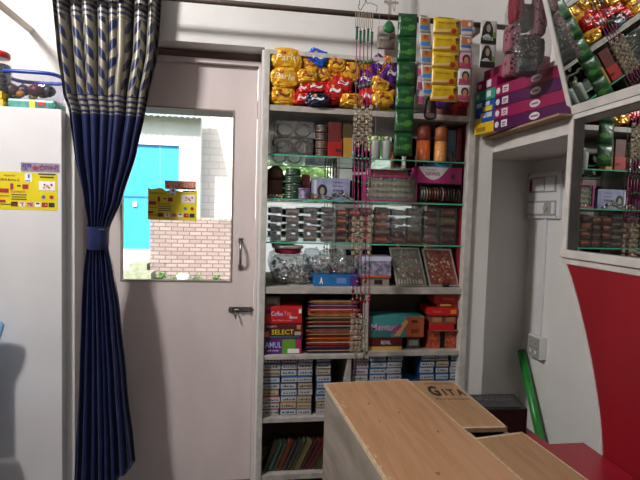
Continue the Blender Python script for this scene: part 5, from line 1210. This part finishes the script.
# crate walls under the boards
def wall_(p, q, th, name):
    d_ = (q-p).normalized(); n_ = Vector((-d_.y, d_.x, 0))*th
    MB().prism([(v.x, v.y, 0) for v in (p, q, q+n_, p+n_)], (0, 0, ZL-.013)).build(name, plyg, cr)
k0 = left_back+wv*.012+dirL*.02; k1 = g1-wv*.02+dirL*.02; k2 = h2-wv*.03; k3 = h3+wv*.012
wall_(k0, k1, -.01, 'end_panel'); wall_(k1, k2, -.01, 'side_panel'); wall_(k3, k0, -.01, 'side_panel')
# GITA printed on the board
gd = (g2-g1).normalized(); base = f(425, 394); e_ = f(464, 390)
tx = (f(463, 391.5)-f(428, 391.5)); ang = math.atan2(tx.y, tx.x)
ink = M('black stencil ink', '1e1a18', .7)
pc = (f(428, 391)+f(463, 391))/2; wv_len = (f(463, 391)-f(428, 391)).length
hT = (f(440, 397)-f(437, 386)).length*.9
for ch_, u, k in (('G', -.34, 1.0), ('I', -.07, .62), ('T', .12, .62), ('A', .38, .62)):
    p = pc+tx.normalized()*wv_len*u; p = Vector((p.x, p.y, ZL+.0005)) - Vector((-math.sin(ang), math.cos(ang), 0))*hT*(1-k)*.35
    text(ch_, wv_len*(.3 if ch_ == 'G' else (.06 if ch_ == 'I' else .2)), hT*k, p, ink, gb_, face=Matrix.Rotation(ang, 4, 'Z'))
text('PLYWOOD', wv_len*.9, hT*.13, Vector((pc.x, pc.y, ZL+.0005))-Vector((-math.sin(ang), math.cos(ang), 0))*hT*.78, ink, gb_, face=Matrix.Rotation(ang, 4, 'Z'))
text('INTERNATIONAL', wv_len*.9, hT*.11, Vector((pc.x, pc.y, ZL+.0005))+Vector((-math.sin(ang), math.cos(ang), 0))*hT*.72, ink, gb_, face=Matrix.Rotation(ang, 4, 'Z'))
# ------------------------------------------------------------------ hanging plastic bag of hair bands
BY = -.52
x0, x1, z0, z1 = rect(508, -12, 547, 79, BY)
r = thing('plastic_bag', 'clear plastic bag of hair bands hanging before the tilted mirror', 'bag', ((x0+x1)/2, BY, z0))
crinkle_bag(x0, x1, BY-.075, BY+.075, z0, z1, r, 'film', clear('bag film', (.88, .88, .88), .11, frost=.015, rough=.1, bump=.9), pw=.5, amp=.06)
xm = (x0+x1)/2
m = MB(); m.tube([(xm, BY, z1-.01), (xm+.01, BY, z1+.12), (xm, BY, ZC-.001)], [.02, .004, .003], 8); m.build('neck_string', Mx('c8c4c0'), r)
def dotmat(name, bg, fg, sc, th=.35):
    m = bpy.data.materials.new(name); m.use_nodes = True; nt = m.node_tree; b = nt.nodes['Principled BSDF']; b.inputs['Roughness'].default_value = .7
    tc = nt.nodes.new('ShaderNodeTexCoord'); v = nt.nodes.new('ShaderNodeTexVoronoi'); v.inputs['Scale'].default_value = sc; nt.links.new(tc.outputs['Object'], v.inputs[0])
    rp = nt.nodes.new('ShaderNodeValToRGB'); rp.color_ramp.interpolation = 'CONSTANT'; rp.color_ramp.elements[0].color = (*lin(fg), 1); rp.color_ramp.elements[1].position = th; rp.color_ramp.elements[1].color = (*lin(bg), 1)
    e = rp.color_ramp.elements.new(th*.55); e.color = (*lin(bg), 1); e2 = rp.color_ramp.elements.new(th*.3); e2.color = (*lin(fg), 1)
    nt.links.new(v.outputs[0], rp.inputs[0]); nt.links.new(rp.outputs[0], b.inputs['Base Color']); return m
flp = dotmat('pink floral cloth', '84505a', '2e0c18', 55, .62); gry = M('grey satin cloth', '2e2e33', .3, c2='44444a', vs=30); bw = dotmat('black and pale patterned cloth', '120a0e', '8a7478', 70, .5); blk = M('black cloth', '17161a', .6); rdc = dotmat('red patterned cloth', '6a1022', '963c4c', 80)
rolls = [(513, 522, -8, 22, rdc, 'red patterned hair band bundle at top of the hanging bag'), (521, 535, 3, 28, gry, 'grey satin hair band bundle in the middle of the hanging bag'), (535, 545, -5, 36, flp, 'pink floral hair band bundle at the right of the hanging bag'), (510, 521, 24, 50, flp, 'pink floral hair band bundle at the left of the hanging bag'), (518, 538, 36, 62, bw, 'black and white patterned hair band bundle low in the bag'), (537, 545, 38, 62, blk, 'black hair band bundle at the right of the patterned one'), (516, 536, 61, 74, gry, 'dark satin hair band bundle at the bottom of the bag'), (509, 518, 55, 74, flp, 'small pink floral bundle in the bottom left corner of the bag')]
for i, (a_, b2, c_, d_, mt, lb) in enumerate(rolls):
    xa, xb_, za, zb2 = rect(a_-.8, c_-1.5, b2+.8, d_+1.5, BY-.03); q = thing('hair_band_bundle', lb, 'hair bands', ((xa+xb_)/2, BY-.02, za), 'hair bands in the hanging bag')
    yo = BY-.02+(i % 2)*.02
    crinkle_bag(xa, xb_, yo-.032, yo+.032, za, zb2, q, 'bands', mt, 4, .4, .07)
# ------------------------------------------------------------------ outdoors behind the door
sunw = M('sunlit plaster', 'c4cdc4', .9, var=.1, vs=2)
def brick(name, c1_, c2_, mortar, bw_=.23, bh=.075, ms=.012):
    m = bpy.data.materials.new(name); m.use_nodes = True; nt = m.node_tree; b = nt.nodes['Principled BSDF']; b.inputs['Roughness'].default_value = .9
    tc = nt.nodes.new('ShaderNodeTexCoord'); mp = nt.nodes.new('ShaderNodeMapping'); mp.inputs['Rotation'].default_value = (math.pi/2, 0, 0); bt = nt.nodes.new('ShaderNodeTexBrick'); nt.links.new(tc.outputs['Object'], mp.inputs[0]); nt.links.new(mp.outputs[0], bt.inputs[0])
    bt.inputs['Scale'].default_value = 1; bt.inputs['Brick Width'].default_value = bw_; bt.inputs['Row Height'].default_value = bh; bt.inputs['Mortar Size'].default_value = ms
    bt.inputs['Color1'].default_value = (*lin(c1_), 1); bt.inputs['Color2'].default_value = (*lin(c2_), 1); bt.inputs['Mortar'].default_value = (*lin(mortar), 1)
    nt.links.new(bt.outputs[0], b.inputs['Base Color']); return m
GZ = .02
struct('ground', MB().box(-9, 9, .8, 16, GZ-.5, GZ), M('dusty ground', '8a8070', .95, var=.3, vs=4))
struct('ground', MB().box(-9, 9, -16, -5.0, -.4, -.1), M('street ground', 'cfcabf', .95, var=.1, vs=2))
YH = 8.4
xc = atY(200, 180, YH).x; zt = atY(170, 116, YH).z
bl = thing('building', 'pale plastered house with a blue door across the lane', 'building', (xc-2, YH, GZ))
dx0 = atY(116, 200, YH).x; dx1 = atY(178.5, 200, YH).x; dz1 = atY(160, 145, YH).z; dz0 = atY(150, 249.5, YH).z
mb = MB(); mb.box(-4.5, dx0, YH, YH+.3, GZ, zt); mb.box(dx1, xc, YH, YH+.3, GZ, zt); mb.box(dx0, dx1, YH, YH+.3, dz1, zt); mb.box(dx0, dx1, YH, YH+.3, GZ, dz0)
mb.build('wall', sunw, bl)
bd_ = M('bright blue door paint', '2c9ad0', .5, var=.08, vs=3)
dm = (dx0*.32+dx1*.68)
mb = MB(); mb.box(dx0, dm-.008, YH+.06, YH+.10, dz0, dz1); do = mb.build('door', bd_, bl); MB().box(dm+.008, dx1, YH+.06, YH+.10, dz0, dz1).build('door', bd_, bl)
q = atY(134.5, 204, YH); MB().box(q.x-.05, q.x+.05, YH+.03, YH+.06, q.z-.06, q.z+.06, bev=.01).build('padlock', M('pale lock', 'd0d4d4', .3, .5), do)
q2 = atY(131, 196.5, YH); MB().box(dx0, dx1-.1, YH+.045, YH+.0595, q2.z-.015, q2.z+.015).build('hasp', Mx('1c6a94'), do)
mb = MB(); nr = 60
for k in range(nr):
    a_ = -4.6+(xc+4.8)*k/nr; b_ = (xc+4.8)/nr; zz = zt+.03+(.018 if k % 2 else -.018); mb.prism([(a_, YH-.35, zz-.10), (a_+b_, YH-.35, zt+.03-(.018 if k % 2 else -.018)-.10), (a_+b_, YH+.5, zt+.2), (a_, YH+.5, zt+.2)], (0, 0, .02))
mb.build('corrugated_roof', M('pale roof sheet', '9aa8a0', .6, var=.2), bl)
# whitewashed brick house further right
xh = atY(196, 170, 9.2).x
b2_ = thing('building', 'bright whitewashed brick house right of the blue door', 'building', (xh+3, 9.2, GZ))
mb = MB(); mb.box(xh, xh+7, 9.2, 9.6, GZ, 6.2); mb.build('wall', brick('whitewashed brick', 'ece6da', 'e6dccf', 'dccabc', .45, .16, .012), b2_)
MB().box(xh-.1, xh+7.2, 8.9, 9.9, 6.2, 6.35).build('roof_slab', sunw, b2_)
# low brick wall
YB_ = 7.6; xa = atY(150, 250, YB_).x; zw = atY(190, 220.5, YB_).z
bw2 = thing('brick_wall', 'low old brick boundary wall outside the door', 'wall', (xa+3, YB_, GZ))
MB().box(xa, xa+7, YB_, YB_+.24, GZ, zw).build('courses', brick('weathered brick', '9c8880', '8a766e', '5c5650', .235, .082, .011), bw2)
MB().box(xa-.0, xa+7, YB_-.01, YB_+.25, zw+.0005, zw+.06, bev=.01).build('mortar_cap', M('old mortar', '7c7468', .9, c2='a09a88', vs=14), bw2)
xs0, xs1, sz0_, sz1_ = rect(125, 263, 153, 281, 7.3)
stp = thing('steps', 'two mossy concrete steps below the blue door', 'steps', ((xs0+xs1)/2, 7.3, GZ))
cm = M('mossy concrete', '7c8068', .95, c2='96977e', vs=9)
MB().box(xs0-.1, xs1+.02, 7.0, 7.45, GZ, atY(140, 273, 7.0).z).build('lower_step', cm, stp); MB().box(xs0+.05, xa-.03, 7.451, 7.9, GZ, atY(140, 264, 7.45).z).build('upper_step', cm, stp)
MB().box(-4, dx1+.05, 8.0, YH-.001, GZ, dz0-.02)
struct('ground', MB().box(-6, xa-.02, 7.92, YH-.002, GZ+.001, dz0-.1), sunw)
# weeds at the wall foot
def leaves(mb, c, n, R_, h, rnd, size=.06):
    for k in range(n):
        p = Vector((c[0]+rnd.gauss(0, R_*.5), c[1]+rnd.gauss(0, R_*.3), c[2]+abs(rnd.gauss(0, h*.5)))); a_ = rnd.uniform(0, 6.28); t = rnd.uniform(.2, 1.2)
        u = Vector((math.cos(a_), math.sin(a_), 0))*size*rnd.uniform(.6, 1.3); v = Vector((-math.sin(a_)*math.cos(t), math.cos(a_)*math.cos(t), math.sin(t)))*size*.45
        f_ = mb.bm.faces.new([mb.bm.verts.new(p-u), mb.bm.verts.new(p-v), mb.bm.verts.new(p+u), mb.bm.verts.new(p+v)])
leafm = M('leaf green', '5a8a3a', .6, c2='3c6a28', vs=6); leafm2 = M('bright leaf green', '8aba4c', .6, c2='5a9a38', vs=3)
rnd = random.Random(11)
for k, px in enumerate((163, 178, 196, 216)):
    c = atY(px, 279, 7.3); mb = MB(); leaves(mb, (c.x, 7.3, GZ+.01), 70, .10, .12 if k else .24, rnd, .04)
    tag(mb.build('weed_clump', leafm, None, (c.x, 7.3, GZ)), 'green weed clump at the brick wall foot, %s from the left' % oc[k], 'weeds', 'weeds at the wall foot')
c = atY(184, 278, 7.15); r = thing('white_bucket', 'small white object lying at the foot of the brick wall', 'bucket', (c.x, 7.0, GZ))
MB().lathe([(.07, 0), (.1, .01), (.12, .17), (.11, .18)], (c.x, 7.0, GZ+.001), 16).build('body', M('white bucket plastic', 'e0e0e0', .4), r)
# tin awning over the door outside
za = atY(200, 116.0, .92).z
aw = thing('awning', 'dark green tin awning edge above the door outside', 'awning', (-.3, .7, za))
MB().box(-1.5, .35, .52, .92, za+.0, za+.03).build('sheet', M('dark green tin', '3c4a46', .5), aw)
for xx in (-1.3, .2): MB().tube([(xx, .515, za-.35), (xx, .88, za-.001)], .01, 6).build('brace', dsteel, aw)
# ------------------------------------------------------------------ street side behind the camera (seen in the mirrors)
rnd = random.Random(21)
leafT = bpy.data.materials.new('backlit leaves'); leafT.use_nodes = True; nt = leafT.node_tree
tl2 = nt.nodes.new('ShaderNodeBsdfTranslucent'); tl2.inputs[0].default_value = (*lin('b8cc94'), 1); mxs = nt.nodes.new('ShaderNodeMixShader'); mxs.inputs[0].default_value = .6
nt.nodes['Principled BSDF'].inputs['Base Color'].default_value = (*lin('8aba4c'), 1)
nt.links.new(nt.nodes['Principled BSDF'].outputs[0], mxs.inputs[1]); nt.links.new(tl2.outputs[0], mxs.inputs[2]); nt.links.new(mxs.outputs[0], nt.nodes['Material Output'].inputs[0])
cw = thing('mirror_fill_wall', 'low white wall added across the street to brighten the mirror views', 'wall', (1, -7.6, -.1))  # unseen wall, added so the shelf mirror reflects something pale and bright
MB().box(-5, 6, -7.75, -7.6, -.1, 1.65, bev=.02).build('wall', M('bright whitewash', 'e8e6de', .8), cw); MB().box(-5, 6, -7.79, -7.56, 1.651, 1.7).build('coping', M('bright whitewash', 'e8e6de', .8), cw)
for k, (x, y, hgt, R_) in enumerate(((-3.0, -9.9, 3.4, 1.3), (.5, -9.2, 3.2, 1.7), (4.2, -9.8, 3.4, 1.5))):
    r = thing('street_tree', 'leafy green tree across the street, %s of three seen in the mirrors' % ['right-hand', 'middle', 'left-hand'][k], 'tree', (x, y, -.1), 'trees across the street')
    MB().tube([(x, y, -.1), (x+.1, y, 1.0), (x, y, hgt*.7)], [.14, .11, .05], 10).build('trunk', M('bark', '5a4a3a', .9, var=.3), r)
    mb = MB()
    for q in range(2600):
        d_ = Vector((rnd.gauss(0, 1), rnd.gauss(0, 1), rnd.gauss(0, 1))).normalized()*rnd.uniform(.6, 1)**.5
        p = Vector((x+d_.x*R_, y+d_.y*R_*.8, hgt*.52+d_.z*hgt*.48)); a_ = rnd.uniform(0, 6.28); t = rnd.uniform(0, 1.5); s_ = .13
        u = Vector((math.cos(a_), math.sin(a_), .2))*s_; v = Vector((-math.sin(a_)*math.cos(t), math.cos(a_)*math.cos(t), math.sin(t)))*s_*.5
        mb.bm.faces.new([mb.bm.verts.new(p-u), mb.bm.verts.new(p-v), mb.bm.verts.new(p+u), mb.bm.verts.new(p+v)])
    mb.build('foliage', leafT, r)
# ------------------------------------------------------------------ light
w = bpy.data.worlds.new('world'); S.world = w; w.use_nodes = True; nt = w.node_tree; bg = nt.nodes['Background']
sky = nt.nodes.new('ShaderNodeTexSky'); sky.sky_type = 'NISHITA'; sky.sun_disc = False; sky.sun_elevation = math.radians(50); sky.sun_rotation = math.radians(200); sky.air_density = 1.0; sky.dust_density = 3
nt.links.new(sky.outputs[0], bg.inputs[0]); bg.inputs[1].default_value = .42
def lamp(name, kind, energy, loc, target, size=.3, col=(1, 1, 1), sy=None):
    l = bpy.data.lights.new(name, kind); l.energy = energy; l.color = col
    if kind == 'AREA':
        l.size = size
        if sy: l.shape = 'RECTANGLE'; l.size_y = sy
    if kind == 'SUN': l.angle = .02
    o = bpy.data.objects.new(name, l); COL.objects.link(o); o.location = loc
    o.rotation_euler = (Vector(target)-Vector(loc)).to_track_quat('-Z', 'Y').to_euler(); return o
lamp('sun', 'SUN', 9.0, (-4, -6, 12), (0, 6, 0))
# the shop's lamp
LP = Vector((-1.75, -1.6, 3.05))
lm = thing('ceiling_lamp', 'square white lamp hung from the ceiling behind the viewpoint', 'lamp', LP)
tg = Vector((.3, 0, 2.3)); dq = (tg-LP).normalized(); rot = dq.to_track_quat('-Z', 'Y').to_euler()
mb = MB(); mb.box(-.15, .15, -.15, .15, .003, .03, bev=.004); bmesh.ops.transform(mb.bm, matrix=Matrix.Translation(LP) @ rot.to_matrix().to_4x4(), verts=mb.bm.verts); mb.build('housing', pl, lm)
mb = MB(); mb.tube([LP-dq*.03, (LP.x-dq.x*.03, LP.y-dq.y*.03, ZC-.001)], .012, 8); mb.build('arm', steel, lm)
lamp('lamp_panel', 'AREA', 72, LP, tg, .26, (1.0, .97, .95), .26)
S.view_settings.view_transform = 'Standard'; S.view_settings.look = 'None'; S.view_settings.gamma = 1; S.view_settings.exposure = 0; S.view_settings.use_curve_mapping = False
try: S.cycles.max_bounces = 12; S.cycles.transparent_max_bounces = 24; S.cycles.caustics_reflective = False; S.cycles.caustics_refractive = False
except Exception: pass
